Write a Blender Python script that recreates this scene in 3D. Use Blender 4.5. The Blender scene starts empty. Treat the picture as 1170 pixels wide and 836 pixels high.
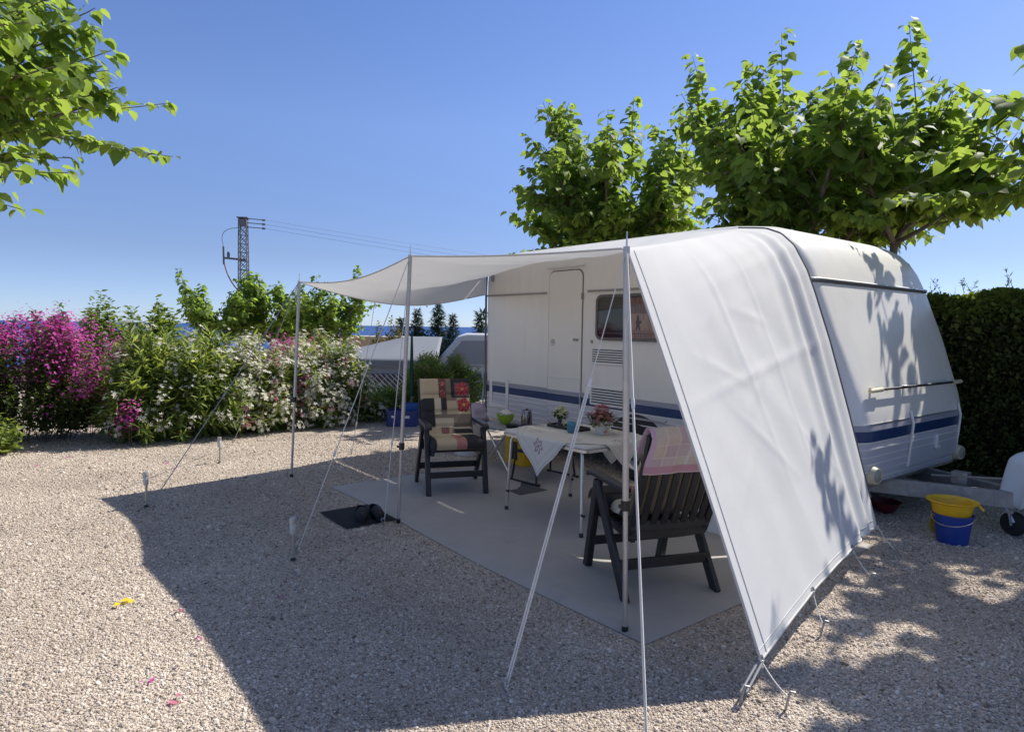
import bpy, math, random
import numpy as np
from mathutils import Vector, Matrix
PI = math.pi
rng = np.random.default_rng(7)
random.seed(7)
sc = bpy.context.scene
COL = sc.collection

# ------------------------------------------------------------------ frame of the pitch
# q runs along the caravan towards its drawbar, p runs across it (away from the lawn side), z up
ANG = math.radians(-52.05)
FQ = np.array([math.cos(ANG), math.sin(ANG), 0.0])
NP = np.array([-math.sin(ANG), math.cos(ANG), 0.0])
def W(q, p, z=0.0):
    return FQ * q + NP * p + np.array([0, 0, z])
def QP(x, y):
    v = np.array([x, y, 0.0]); return float(v @ FQ), float(v @ NP)

# ------------------------------------------------------------------ materials
MATS = {}
def new_mat(name):
    m = bpy.data.materials.new(name); m.use_nodes = True
    nt = m.node_tree; nt.nodes.clear()
    out = nt.nodes.new('ShaderNodeOutputMaterial')
    MATS[name] = m
    return m, nt, out
def N(nt, t, **kw):
    n = nt.nodes.new(t)
    for k, v in kw.items():
        if k in n.inputs: n.inputs[k].default_value = v
        else: setattr(n, k, v)
    return n
def c4(c): return (c[0], c[1], c[2], 1.0)
def ramp(nt, stops, fac, interp='LINEAR'):
    r = nt.nodes.new('ShaderNodeValToRGB'); r.color_ramp.interpolation = interp
    e = r.color_ramp.elements
    while len(e) < len(stops): e.new(0.5)
    for i, (p, c) in enumerate(stops):
        e[i].position = p; e[i].color = c4(c)
    nt.links.new(fac, r.inputs[0]); return r.outputs[0]
def mat(name, col, rough=0.5, metal=0.0, var=0.12, vscale=8.0, bump=0.0, bscale=60.0, spec=0.5, trans=0.0,
        attr=False, stretch=None, dirt=None, sheen=0.0):
    """principled surface with a soft noise variation of its own colour and an optional bump"""
    m, nt, out = new_mat(name); L = nt.links.new
    b = N(nt, 'ShaderNodeBsdfPrincipled', Roughness=rough, Metallic=metal)
    b.inputs['Specular IOR Level'].default_value = spec
    if sheen: b.inputs['Sheen Weight'].default_value = sheen
    tc = N(nt, 'ShaderNodeTexCoord'); vec = tc.outputs['Object']
    if stretch:
        mp = N(nt, 'ShaderNodeMapping'); mp.inputs['Scale'].default_value = stretch
        L(vec, mp.inputs[0]); vec = mp.outputs[0]
    nz = N(nt, 'ShaderNodeTexNoise', Scale=vscale, Detail=6.0, Roughness=0.65); L(vec, nz.inputs['Vector'])
    if attr:
        at = N(nt, 'ShaderNodeAttribute'); at.attribute_name = 'Col'; base = at.outputs['Color']
    else:
        rg = N(nt, 'ShaderNodeRGB'); rg.outputs[0].default_value = c4(col); base = rg.outputs[0]
    mx = N(nt, 'ShaderNodeMix', data_type='RGBA', blend_type='MULTIPLY')
    mx.inputs[0].default_value = 1.0
    f = ramp(nt, [(0.25, (1 - var,) * 3), (0.75, (1 + var * .6,) * 3)], nz.outputs[0])
    L(base, mx.inputs[6]); L(f, mx.inputs[7]); colout = mx.outputs[2]
    if dirt:
        nd = N(nt, 'ShaderNodeTexNoise', Scale=dirt[1], Detail=8.0, Roughness=0.7); L(vec, nd.inputs['Vector'])
        md = N(nt, 'ShaderNodeMix', data_type='RGBA')
        fd = ramp(nt, [(0.55, (0, 0, 0)), (0.8, (dirt[2],) * 3)], nd.outputs[0])
        L(fd, md.inputs[0]); L(colout, md.inputs[6]); md.inputs[7].default_value = c4(dirt[0]); colout = md.outputs[2]
    L(colout, b.inputs['Base Color'])
    if bump:
        nb = N(nt, 'ShaderNodeTexNoise', Scale=bscale, Detail=4.0); L(vec, nb.inputs['Vector'])
        bp = N(nt, 'ShaderNodeBump', Strength=bump, Distance=0.01); L(nb.outputs[0], bp.inputs['Height'])
        L(bp.outputs[0], b.inputs['Normal'])
    if trans > 0:
        t = N(nt, 'ShaderNodeBsdfTranslucent'); L(colout, t.inputs[0])
        ms = N(nt, 'ShaderNodeMixShader'); ms.inputs[0].default_value = trans
        L(b.outputs[0], ms.inputs[1]); L(t.outputs[0], ms.inputs[2]); L(ms.outputs[0], out.inputs[0])
    else:
        L(b.outputs[0], out.inputs[0])
    return m
def leaf_mat(name, stops, tcol, trans=0.4, rough=0.4, spec=0.4):
    """leaf: random tint per leaf, light passing through"""
    m, nt, out = new_mat(name); L = nt.links.new
    g = N(nt, 'ShaderNodeNewGeometry')
    col = ramp(nt, stops, g.outputs['Random Per Island'])
    b = N(nt, 'ShaderNodeBsdfPrincipled', Roughness=rough); b.inputs['Specular IOR Level'].default_value = spec
    L(col, b.inputs['Base Color'])
    t = N(nt, 'ShaderNodeBsdfTranslucent')
    mx = N(nt, 'ShaderNodeMix', data_type='RGBA', blend_type='MULTIPLY'); mx.inputs[0].default_value = 1
    L(ramp(nt, [(0, (.7, .75, .7)), (1, (1.15, 1.1, 1.0))], g.outputs['Random Per Island']), mx.inputs[6]); mx.inputs[7].default_value = c4(tcol)
    L(mx.outputs[2], t.inputs[0])
    ms = N(nt, 'ShaderNodeMixShader'); ms.inputs[0].default_value = trans
    L(b.outputs[0], ms.inputs[1]); L(t.outputs[0], ms.inputs[2]); L(ms.outputs[0], out.inputs[0])
    return m

def gravel_mat():
    m, nt, out = new_mat('gravel'); L = nt.links.new
    b = N(nt, 'ShaderNodeBsdfPrincipled', Roughness=0.9); b.inputs['Specular IOR Level'].default_value = 0.2
    tc = N(nt, 'ShaderNodeTexCoord'); v = tc.outputs['Object']
    nw = N(nt, 'ShaderNodeTexNoise', Scale=30.0, Detail=2.0); L(v, nw.inputs['Vector'])
    mxv = N(nt, 'ShaderNodeMix', data_type='VECTOR'); mxv.inputs[0].default_value = 0.012
    L(v, mxv.inputs[4]); L(nw.outputs['Color'], mxv.inputs[5])
    v1 = N(nt, 'ShaderNodeTexVoronoi', Scale=80.0); L(mxv.outputs[1], v1.inputs['Vector'])
    v2 = N(nt, 'ShaderNodeTexVoronoi', Scale=150.0); L(v, v2.inputs['Vector'])
    sx = N(nt, 'ShaderNodeSeparateColor'); L(v1.outputs['Color'], sx.inputs[0])
    c1 = ramp(nt, GRAVEL, sx.outputs[0])
    s2 = N(nt, 'ShaderNodeSeparateColor'); L(v2.outputs['Color'], s2.inputs[0])
    c2 = ramp(nt, GRAVEL, s2.outputs[1])
    mx = N(nt, 'ShaderNodeMix', data_type='RGBA'); mx.inputs[0].default_value = 0.4
    L(c1, mx.inputs[6]); L(c2, mx.inputs[7])
    nb = N(nt, 'ShaderNodeTexNoise', Scale=0.9, Detail=5.0, Roughness=0.6); L(v, nb.inputs['Vector'])
    m2 = N(nt, 'ShaderNodeMix', data_type='RGBA', blend_type='MULTIPLY'); m2.inputs[0].default_value = 1
    L(mx.outputs[2], m2.inputs[6]); L(ramp(nt, [(.3, (.82, .8, .79)), (.7, (1.1, 1.09, 1.07))], nb.outputs[0]), m2.inputs[7])
    L(m2.outputs[2], b.inputs['Base Color'])
    ad = N(nt, 'ShaderNodeMath', operation='ADD'); L(v1.outputs['Distance'], ad.inputs[0])
    ml = N(nt, 'ShaderNodeMath', operation='MULTIPLY'); L(v2.outputs['Distance'], ml.inputs[0]); ml.inputs[1].default_value = .5
    L(ml.outputs[0], ad.inputs[1])
    bp = N(nt, 'ShaderNodeBump', Strength=0.9, Distance=0.012); bp.invert = True
    L(ad.outputs[0], bp.inputs['Height']); L(bp.outputs[0], b.inputs['Normal'])
    L(b.outputs[0], out.inputs[0]); return m
GRAVEL = [(0.0, (.19, .155, .125)), (0.15, (.39, .325, .26)), (0.5, (.55, .468, .385)), (0.8, (.64, .56, .47)), (1.0, (.78, .71, .62))]
M_gravel = gravel_mat()
def pebble_mat():
    m, nt, out = new_mat('pebble'); L = nt.links.new
    g = N(nt, 'ShaderNodeNewGeometry')
    b = N(nt, 'ShaderNodeBsdfPrincipled', Roughness=0.85); b.inputs['Specular IOR Level'].default_value = 0.25
    tc = N(nt, 'ShaderNodeTexCoord'); nb = N(nt, 'ShaderNodeTexNoise', Scale=0.9, Detail=5.0, Roughness=0.6); L(tc.outputs['Object'], nb.inputs['Vector'])
    m2 = N(nt, 'ShaderNodeMix', data_type='RGBA', blend_type='MULTIPLY'); m2.inputs[0].default_value = 1
    L(ramp(nt, GRAVEL, g.outputs['Random Per Island']), m2.inputs[6]); L(ramp(nt, [(.3, (.80, .77, .74)), (.7, (1.1, 1.09, 1.07))], nb.outputs[0]), m2.inputs[7])
    L(m2.outputs[2], b.inputs['Base Color']); L(b.outputs[0], out.inputs[0]); return m
M_pebble = pebble_mat()
M_land = mat('dry_land', (.22, .19, .12), .95, vscale=.4, var=.4, bump=.5, bscale=4)
def sea_mat():
    m, nt, out = new_mat('sea_water'); L = nt.links.new
    b = N(nt, 'ShaderNodeBsdfPrincipled', Roughness=0.45); b.inputs['Base Color'].default_value = (.012, .055, .20, 1)
    b.inputs['Specular IOR Level'].default_value = .25
    tc = N(nt, 'ShaderNodeTexCoord'); nz = N(nt, 'ShaderNodeTexNoise', Scale=.03, Detail=6.0); L(tc.outputs['Object'], nz.inputs['Vector'])
    bp = N(nt, 'ShaderNodeBump', Strength=.5, Distance=3.0); L(nz.outputs[0], bp.inputs['Height']); L(bp.outputs[0], b.inputs['Normal'])
    L(b.outputs[0], out.inputs[0]); return m
M_sea = sea_mat()
M_body = mat('caravan_skin', (.76, .735, .68), .30, var=.06, vscale=3, bump=.05, bscale=1.6, dirt=((.46, .43, .37), 2.6, .32), stretch=(1.6, 1.6, .5))
M_lower = mat('caravan_lower_skin', (.55, .54, .56), .35, var=.05, vscale=5, dirt=((.4, .38, .35), 4, .25))
M_rib = mat('caravan_rib', (.72, .71, .70), .3, var=.04)
M_blue = mat('stripe_blue', (.022, .05, .14), .3, var=.06)
M_greyband = mat('stripe_grey', (.33, .33, .38), .35, var=.05)
M_door = mat('door_skin', (.74, .71, .65), .35, var=.04, vscale=3)
M_gasket = mat('grey_gasket', (.13, .12, .115), .6, var=.1)
M_trimgrey = mat('trim_grey', (.30, .29, .28), .45, var=.08)
M_white = mat('white_plastic', (.74, .73, .69), .35, var=.04)
M_cream = mat('cream_plastic', (.62, .56, .38), .4, var=.08)
M_slot = mat('vent_dark', (.03, .03, .03), .7)
M_lens = mat('lamp_lens', (.35, .33, .27), .12, var=.1)
M_alu = mat('aluminium', (.62, .61, .59), .32, metal=.85, var=.1, vscale=30)
M_pole = mat('pole_steel', (.50, .485, .46), .38, metal=.6, var=.12, vscale=25)
M_galv = mat('galvanised_steel', (.38, .375, .36), .55, metal=.5, var=.35, vscale=14, dirt=((.15, .085, .05), 9, .75))
M_darkmetal = mat('dark_metal', (.035, .035, .037), .45, metal=.2)
M_rubber = mat('rubber', (.02, .02, .021), .75, bump=.2, bscale=90)
M_resin = mat('chair_resin', (.022, .022, .025), .42, var=.2, bump=.05, bscale=200)
M_canvas = mat('canvas_cloth', (.745, .74, .725), .85, var=.05, vscale=2.0, bump=.16, bscale=7, spec=.15, trans=.28, dirt=((.58, .55, .50), 2.6, .28))
M_hem = mat('canvas_hem', (.60, .585, .56), .9, var=.05, trans=.1)
M_rope = mat('rope_white', (.70, .68, .62), .85, bump=.4, bscale=300)
M_strap = mat('grey_strap', (.33, .33, .33), .85, var=.1)
M_mat = mat('ground_sheet', (.40, .375, .35), .88, var=.10, vscale=2.2, bump=.15, bscale=260, dirt=((.22, .2, .18), 3.0, .35))
M_doormat = mat('door_mat', (.016, .017, .021), .95, bump=.5, bscale=220)
M_greymat = mat('grey_mat', (.10, .10, .105), .95, bump=.4, bscale=220, stretch=(1, 14, 1), var=.35, vscale=4)
M_clog = mat('clog_rubber', (.014, .014, .015), .6, var=.3, spec=.3)
M_clogin = mat('clog_lining', (.05, .05, .045), .9)
M_cloth = mat('painted_cloth', (1, 1, 1), .9, attr=True, var=.06, vscale=30, bump=.25, bscale=350, spec=.15)
M_towel = mat('towel_cloth', (1, 1, 1), .95, attr=True, var=.10, vscale=60, bump=.5, bscale=500, spec=.1)
M_tcloth = mat('table_cloth', (1, 1, 1), .88, attr=True, var=.03, vscale=20, bump=.15, bscale=400, spec=.15, trans=.12)
M_table = mat('table_white', (.62, .62, .60), .4, var=.05)
M_tray = mat('tray_black', (.02, .018, .016), .35)
M_pot = mat('pot_ceramic', (.66, .64, .58), .35, var=.05)
M_vase = mat('vase_dark', (.035, .035, .045), .15)
M_soil = mat('soil', (.04, .028, .02), .95)
M_green = mat('bowl_green', (.32, .48, .03), .35, var=.05)
M_steel = mat('kettle_steel', (.33, .32, .31), .25, metal=.9, var=.1)
M_blk = mat('black_plastic', (.015, .015, .016), .4)
M_yellow = mat('yellow_plastic', (.80, .47, .015), .42, var=.12, vscale=18, dirt=((.45, .30, .06), 14, .4))
M_bluepl = mat('blue_plastic', (.016, .055, .30), .45, var=.15, vscale=18, dirt=((.10, .12, .22), 16, .45))
M_bluedk = mat('blue_crate', (.02, .035, .18), .5, var=.1)
M_blueltd = mat('blue_lid', (.03, .12, .42), .4, var=.1)
M_red = mat('red_plastic', (.10, .012, .016), .5)
M_yrag = mat('yellow_rag', (.45, .33, .03), .95, bump=.4, bscale=80)
M_cover = mat('cover_cloth', (.58, .66, .74), .8, var=.05, bump=.15, bscale=14)
M_lilac = mat('bag_cloth', (.45, .38, .47), .9, var=.35, vscale=14, bump=.3, bscale=30)
M_redcl = mat('red_cloth', (.5, .06, .06), .9, var=.3, vscale=16)
M_whitecl = mat('white_cloth', (.72, .70, .68), .9, var=.08)
M_curtdark = mat('window_dark', (.035, .03, .022), .6)
M_bark = mat('bark', (.19, .15, .115), .9, var=.4, vscale=14, bump=.8, bscale=40, stretch=(1, 1, .3))
M_stem = mat('stem_green_brown', (.13, .11, .06), .85, var=.3)
M_tan = mat('tan_render', (.47, .34, .23), .9, var=.1, vscale=1.5, bump=.2, bscale=40)
M_tentroof = mat('awning_roof_grey', (.17, .18, .20), .7, var=.05, vscale=1.5)
M_tentwall = mat('awning_wall_grey', (.22, .25, .30), .8, var=.1)
M_tentdark = mat('awning_window', (.045, .055, .07), .35)
M_neigh = mat('neighbour_skin', (.62, .62, .62), .4, var=.05)
M_neighgrey = mat('neighbour_panel', (.30, .31, .33), .5, var=.06)
M_pylon = mat('pylon_steel', (.16, .16, .17), .6, metal=.3)
M_cable = mat('cable_dark', (.14, .14, .16), .7)
M_redcable = mat('cable_red', (.28, .07, .07), .7)
M_parasol = mat('parasol_green', (.01, .06, .03), .8, var=.2)
M_concrete = mat('concrete', (.36, .34, .31), .9, var=.2, bump=.3)
M_stake = mat('stake_steel', (.45, .43, .38), .4, metal=.4, var=.2)
M_clear = mat('lamp_clear', (.55, .54, .48), .15, var=.1)
LEAF_MUL = leaf_mat('mulberry_leaf', [(0, (.06, .11, .024)), (.5, (.11, .175, .036)), (1, (.17, .24, .06))], (.44, .60, .095), .48, .55, .22)
LEAF_OLE = leaf_mat('oleander_leaf', [(0, (.06, .11, .026)), (.6, (.14, .205, .055)), (1, (.24, .31, .09))], (.46, .56, .10), .42, .5, .3)
LEAF_BOU = leaf_mat('bougainvillea_leaf', [(0, (.03, .055, .014)), (.6, (.07, .11, .025)), (1, (.14, .17, .04))], (.18, .26, .03), .32, .45)
BRACT = leaf_mat('bougainvillea_bract', [(0, (.34, .03, .20)), (.55, (.56, .07, .40)), (.85, (.70, .17, .52)), (1, (.72, .12, .22))], (.78, .14, .55), .42, .6, .15)
PETALW = leaf_mat('oleander_petal', [(0, (.62, .60, .48)), (1, (.82, .80, .70))], (.7, .68, .5), .3, .6, .2)
PETALP = leaf_mat('oleander_pink', [(0, (.45, .10, .18)), (1, (.65, .25, .33))], (.6, .15, .25), .3, .6, .2)
BUDRED = leaf_mat('oleander_bud', [(0, (.16, .06, .045)), (1, (.26, .10, .07))], (.2, .08, .05), .2, .6, .2)
LEAF_HED = leaf_mat('cypress_sprig', [(0, (.06, .075, .025)), (.6, (.11, .135, .045)), (1, (.20, .22, .07))], (.16, .22, .03), .25, .6, .2)
LEAF_HEDTOP = leaf_mat('cypress_lit_top_sprig', [(0, (.10, .14, .03)), (1, (.26, .32, .08))], (.34, .44, .06), .35, .6, .2)  # sunlight on the hedge top put into the leaf colour
LEAF_FAR = leaf_mat('far_leaf', [(0, (.06, .10, .02)), (1, (.17, .23, .05))], (.34, .44, .06), .38, .55, .2)
LEAF_CON = leaf_mat('conifer_needle', [(0, (.018, .038, .022)), (1, (.04, .075, .04))], (.05, .09, .03), .15, .6, .2)
LEAF_OLIVE = leaf_mat('dry_bush_leaf', [(0, (.08, .08, .03)), (1, (.18, .16, .07))], (.2, .2, .06), .25, .6, .2)
LEAF_POT = leaf_mat('pot_plant_leaf', [(0, (.03, .06, .015)), (1, (.07, .12, .03))], (.14, .22, .03), .25, .5)
PETALPOT = leaf_mat('pot_plant_petal', [(0, (.42, .10, .11)), (1, (.62, .26, .25))], (.6, .2, .2), .3, .6, .2)
PETALYEL = leaf_mat('yellow_white_petal', [(0, (.62, .62, .28)), (1, (.78, .78, .52))], (.7, .7, .3), .3, .6, .2)
LEAF_YEL = leaf_mat('fallen_yellow_leaf', [(0, (.55, .40, .02)), (1, (.75, .60, .03))], (.7, .5, .03), .2, .5, .2)

# ------------------------------------------------------------------ mesh builder
def link(o, parent=None):
    COL.objects.link(o)
    if parent is not None: o.parent = parent
    return o
class MB:
    def __init__(s): s.v = []; s.f = []; s.m = []; s.cur = 0
    def add(s, V, F):
        k = len(s.v); s.v += [tuple(map(float, a)) for a in V]
        for a in F: s.f.append(tuple(i + k for i in a)); s.m.append(s.cur)
    def box(s, c, d, rot=None):
        x, y, z = d[0] / 2, d[1] / 2, d[2] / 2
        V = [Vector((a * x, b * y, e * z)) for a in (-1, 1) for b in (-1, 1) for e in (-1, 1)]
        if rot is not None: V = [rot @ a for a in V]
        V = [a + Vector(c) for a in V]
        s.add(V, [(0, 1, 3, 2), (4, 6, 7, 5), (0, 4, 5, 1), (2, 3, 7, 6), (0, 2, 6, 4), (1, 5, 7, 3)])
    def beam(s, a, b, w, h, up=(0, 0, 1)):
        a = Vector(a); b = Vector(b); d = (b - a); L = d.length; d.normalize()
        side = d.cross(Vector(up)).normalized(); u = side.cross(d)
        R = Matrix((side, d, u)).transposed(); s.box((a + b) / 2, (w, L, h), R)
    def tube(s, pts, r, n=8, cap=True):
        pts = [Vector(p) for p in pts]; k0 = len(s.v)
        rr = r if hasattr(r, '__len__') else [r] * len(pts)
        t0 = (pts[1] - pts[0]).normalized()
        u = t0.orthogonal().normalized()
        rings = []
        for i, p in enumerate(pts):
            t = (pts[min(i + 1, len(pts) - 1)] - pts[max(i - 1, 0)]).normalized()
            u = (u - t * u.dot(t)); u = u.normalized() if u.length > 1e-6 else t.orthogonal().normalized()
            w = t.cross(u)
            rings.append([p + (u * math.cos(2 * PI * j / n) + w * math.sin(2 * PI * j / n)) * rr[i] for j in range(n)])
        V = [v for rg in rings for v in rg]
        F = [(i * n + j, i * n + (j + 1) % n, (i + 1) * n + (j + 1) % n, (i + 1) * n + j) for i in range(len(pts) - 1) for j in range(n)]
        if cap: F += [tuple(range(n))[::-1], tuple((len(pts) - 1) * n + j for j in range(n))]
        s.add(V, F)
    def ribbon(s, pts, w, h, up=(0, 0, 1)):
        pts = [Vector(p) for p in pts]; V = []; n = len(pts); F = []
        for i, p in enumerate(pts):
            d = (pts[min(i + 1, n - 1)] - pts[max(i - 1, 0)]).normalized(); sd_ = d.cross(Vector(up)).normalized(); u_ = sd_.cross(d)
            V += [p + sd_ * w / 2 + u_ * h / 2, p - sd_ * w / 2 + u_ * h / 2, p - sd_ * w / 2 - u_ * h / 2, p + sd_ * w / 2 - u_ * h / 2]
        for i in range(n - 1): F += [(4 * i + a, 4 * i + (a + 1) % 4, 4 * i + 4 + (a + 1) % 4, 4 * i + 4 + a) for a in range(4)]
        F += [(3, 2, 1, 0), (4 * n - 4, 4 * n - 3, 4 * n - 2, 4 * n - 1)]
        s.add(V, F)
    def lathe(s, prof, c=(0, 0, 0), n=24, axis=None, sx=1.0, sy=1.0, close=False):
        c = Vector(c)
        Q = Vector((0, 0, 1)).rotation_difference(Vector(axis)).to_matrix() if axis is not None else Matrix.Identity(3)
        V = []
        for (r, z) in prof:
            for j in range(n):
                a = 2 * PI * j / n
                V.append(Q @ Vector((r * math.cos(a) * sx, r * math.sin(a) * sy, z)) + c)
        F = [(i * n + j, i * n + (j + 1) % n, (i + 1) * n + (j + 1) % n, (i + 1) * n + j) for i in range(len(prof) - 1) for j in range(n)]
        if prof[0][0] > 1e-5: F.append(tuple(range(n))[::-1]) if close else None
        if close and prof[-1][0] > 1e-5: F.append(tuple((len(prof) - 1) * n + j for j in range(n)))
        F = [x for x in F if x]
        s.add(V, F)
    def grid(s, fn, nu, nv, wrapu=False):
        V = [fn(i / (nu if wrapu else nu - 1), j / (nv - 1)) for j in range(nv) for i in range(nu)]
        F = []
        for j in range(nv - 1):
            for i in range(nu if wrapu else nu - 1):
                i2 = (i + 1) % nu
                F.append((j * nu + i, j * nu + i2, (j + 1) * nu + i2, (j + 1) * nu + i))
        s.add(V, F)
    def prism(s, poly, lo, hi, axis='y'):
        n = len(poly)
        def P(a, b, t): return (a, t, b) if axis == 'y' else ((t, a, b) if axis == 'x' else (a, b, t))
        V = [P(a, b, lo) for a, b in poly] + [P(a, b, hi) for a, b in poly]
        F = [tuple(range(n)), tuple(range(n, 2 * n))[::-1]] + [(i, i + n, (i + 1) % n + n, (i + 1) % n) for i in range(n)]
        s.add(V, F)
    def ring(s, po, pi, lo, hi, axis='y'):
        n = len(po)
        def P(a, b, t): return (a, t, b) if axis == 'y' else ((t, a, b) if axis == 'x' else (a, b, t))
        V = [P(a, b, t) for pl in (po, pi) for t in (lo, hi) for a, b in pl]
        F = []
        for i in range(n):
            j = (i + 1) % n
            F += [(i, j, n + j, n + i), (2 * n + i, 3 * n + i, 3 * n + j, 2 * n + j), (i, 2 * n + i, 2 * n + j, j), (n + i, n + j, 3 * n + j, 3 * n + i)]
        s.add(V, F)
    def build(s, name, mats, parent=None, smooth=40, bev=0.0, seg=2, colors=None, solid=0.0, sub=0):
        me = bpy.data.meshes.new(name); me.from_pydata(s.v, [], s.f)
        mats = mats if isinstance(mats, (list, tuple)) else [mats]
        for m in mats: me.materials.append(m)
        if len(mats) > 1: me.polygons.foreach_set('material_index', s.m)
        import bmesh
        bm = bmesh.new(); bm.from_mesh(me); bmesh.ops.recalc_face_normals(bm, faces=bm.faces); bm.to_mesh(me); bm.free()
        if smooth:
            me.polygons.foreach_set('use_smooth', [True] * len(me.polygons))
            me.set_sharp_from_angle(angle=math.radians(smooth))
        if colors is not None:
            a = me.color_attributes.new('Col', 'FLOAT_COLOR', 'POINT')
            a.data.foreach_set('color', np.c_[np.array(colors), np.ones(len(colors))].astype('f').ravel())
        o = bpy.data.objects.new(name, me); link(o, parent)
        if solid: 
            md = o.modifiers.new('solid', 'SOLIDIFY'); md.thickness = solid; md.offset = 0
        if bev:
            md = o.modifiers.new('bevel', 'BEVEL'); md.width = bev; md.segments = seg; md.limit_method = 'ANGLE'; md.angle_limit = math.radians(35)
        if sub:
            md = o.modifiers.new('subd', 'SUBSURF'); md.levels = sub; md.render_levels = sub
        return o
def tag(o, label=None, cat=None, group=None, kind=None):
    if label: o['label'] = label
    if cat: o['category'] = cat
    if group: o['group'] = group
    if kind: o['kind'] = kind
    return o
def thing(name, label, cat, loc=(0, 0, 0), rotz=0.0, group=None):
    o = bpy.data.objects.new(name, None); o.empty_display_size = .2; COL.objects.link(o)
    o.location = loc; o.rotation_euler = (0, 0, rotz)
    return tag(o, label, cat, group)
def rrect(x0, x1, z0, z1, r, n=5):
    P = []
    for (cx, cz, a0) in ((x1 - r, z1 - r, 0), (x0 + r, z1 - r, 90), (x0 + r, z0 + r, 180), (x1 - r, z0 + r, 270)):
        for i in range(n + 1):
            a = math.radians(a0 + 90 * i / n); P.append((cx + r * math.cos(a), cz + r * math.sin(a)))
    return P
def origin_to(o, loc):
    """keep the mesh where it is but put the object's origin at its base"""
    o.data.transform(Matrix.Translation(-Vector(loc))); o.location = loc

# scatter: copies of a small template with frames, as one mesh (leaves of one crown, pebbles of one ground)
def scatter_mesh(name, TV, TF, Pp, X, Y, Z, S, material, parent=None, smooth=True, twoway=None):
    TV = np.array(TV, float); TF = np.array(TF, int); n = len(Pp); S = np.asarray(S, float).reshape(n, -1)
    if S.shape[1] == 1: S = np.repeat(S, 3, 1)
    T = TV[None] * S[:, None, :]
    V = Pp[:, None] + T[..., 0:1] * X[:, None] + T[..., 1:2] * Y[:, None] + T[..., 2:3] * Z[:, None]
    nv = len(TV); Fc = (TF[None] + (np.arange(n) * nv)[:, None, None]).reshape(-1, TF.shape[1])
    me = bpy.data.meshes.new(name)
    me.vertices.add(n * nv); me.vertices.foreach_set('co', V.astype('f').ravel())
    k = TF.shape[1]; nf = len(Fc)
    me.loops.add(nf * k); me.loops.foreach_set('vertex_index', Fc.astype('i').ravel())
    me.polygons.add(nf); me.polygons.foreach_set('loop_start', (np.arange(nf) * k).astype('i'))
    me.polygons.foreach_set('use_smooth', np.full(nf, smooth))
    me.update(calc_edges=True)
    me.materials.append(material)
    o = bpy.data.objects.new(name, me); link(o, parent); return o
def norm(a): return a / np.maximum(np.linalg.norm(a, axis=-1, keepdims=True), 1e-9)
def frames(D, up):
    """X along D, Z near up"""
    X = norm(D); Y = norm(np.cross(up, X)); Z = np.cross(X, Y); return X, Y, Z
T_HEART = ([(0, 0, 0), (.5, 0, .05), (1, 0, -.16), (-.09, .17, .02), (.18, .42, .10), (.58, .34, .08), (-.09, -.17, .02), (.18, -.42, .10), (.58, -.34, .08)],
           [(0, 1, 4), (0, 4, 3), (1, 5, 4), (1, 2, 5), (0, 7, 1), (0, 6, 7), (1, 7, 8), (1, 8, 2)])
T_LANCE = ([(0, 0, 0), (.35, .085, .015), (.35, -.085, .015), (.75, .06, -.01), (.75, -.06, -.01), (1, 0, -.06), (.5, 0, -.015)],
           [(0, 6, 1), (0, 2, 6), (1, 6, 3), (2, 4, 6), (3, 6, 5), (6, 4, 5)])
T_OVATE = ([(0, 0, 0), (.4, .30, .06), (.4, -.30, .06), (1, 0, -.08), (.45, 0, -.02)],
           [(0, 4, 1), (0, 2, 4), (1, 4, 3), (4, 2, 3)])
T_BLADE = ([(0, 0, 0), (.4, .10, 0), (.4, -.10, 0), (1, 0, 0)], [(0, 2, 1), (1, 2, 3)])
T_FLOWER = ([(0, 0, -.15)] + [(math.cos(a) * r, math.sin(a) * r, z) for k in range(5) for (a, r, z) in
            ((2 * PI * k / 5 - .42, .45, .05), (2 * PI * k / 5, 1.0, .12), (2 * PI * k / 5 + .42, .45, .05))],
            [(0, 1 + 3 * k, 2 + 3 * k) for k in range(5)] + [(0, 2 + 3 * k, 3 + 3 * k) for k in range(5)])

# ------------------------------------------------------------------ camera, light, sky
H = 1.55
cam_d = bpy.data.cameras.new('camera'); cam = bpy.data.objects.new('camera', cam_d); COL.objects.link(cam)
cam_d.sensor_width = 36.0; cam_d.sensor_fit = 'HORIZONTAL'; cam_d.lens = 36.0 * 750 / 1170
cam_d.clip_start = .05; cam_d.clip_end = 60000
pitch = math.atan(44.5 / 750)
cam.matrix_world = Matrix.Translation((0, 0, H)) @ Matrix.Rotation(PI / 2 - pitch, 4, 'X') @ Matrix.Rotation(math.radians(.85), 4, 'Z')
sc.camera = cam
SUN_EL = math.radians(48.6); SUN_AZ = math.atan2(.834, .552)
sd = Vector((math.sin(SUN_AZ) * math.cos(SUN_EL), math.cos(SUN_AZ) * math.cos(SUN_EL), math.sin(SUN_EL)))
sl = bpy.data.lights.new('sun', 'SUN'); sl.energy = 4.6; sl.angle = math.radians(.53); sl.color = (1.0, .955, .88)
so = bpy.data.objects.new('sun', sl); COL.objects.link(so); so.rotation_euler = sd.to_track_quat('Z', 'Y').to_euler(); so.location = (8, 6, 14)
wd = bpy.data.worlds.new('World'); sc.world = wd; wd.use_nodes = True
nt = wd.node_tree; nt.nodes.clear()
wo = nt.nodes.new('ShaderNodeOutputWorld'); bg = nt.nodes.new('ShaderNodeBackground'); sky = nt.nodes.new('ShaderNodeTexSky')
sky.sky_type = 'NISHITA'; sky.sun_disc = False; sky.sun_elevation = SUN_EL; sky.sun_rotation = SUN_AZ
sky.air_density = .5; sky.dust_density = .2; sky.ozone_density = 4.0; sky.altitude = 60
bg.inputs[1].default_value = .15
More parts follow.
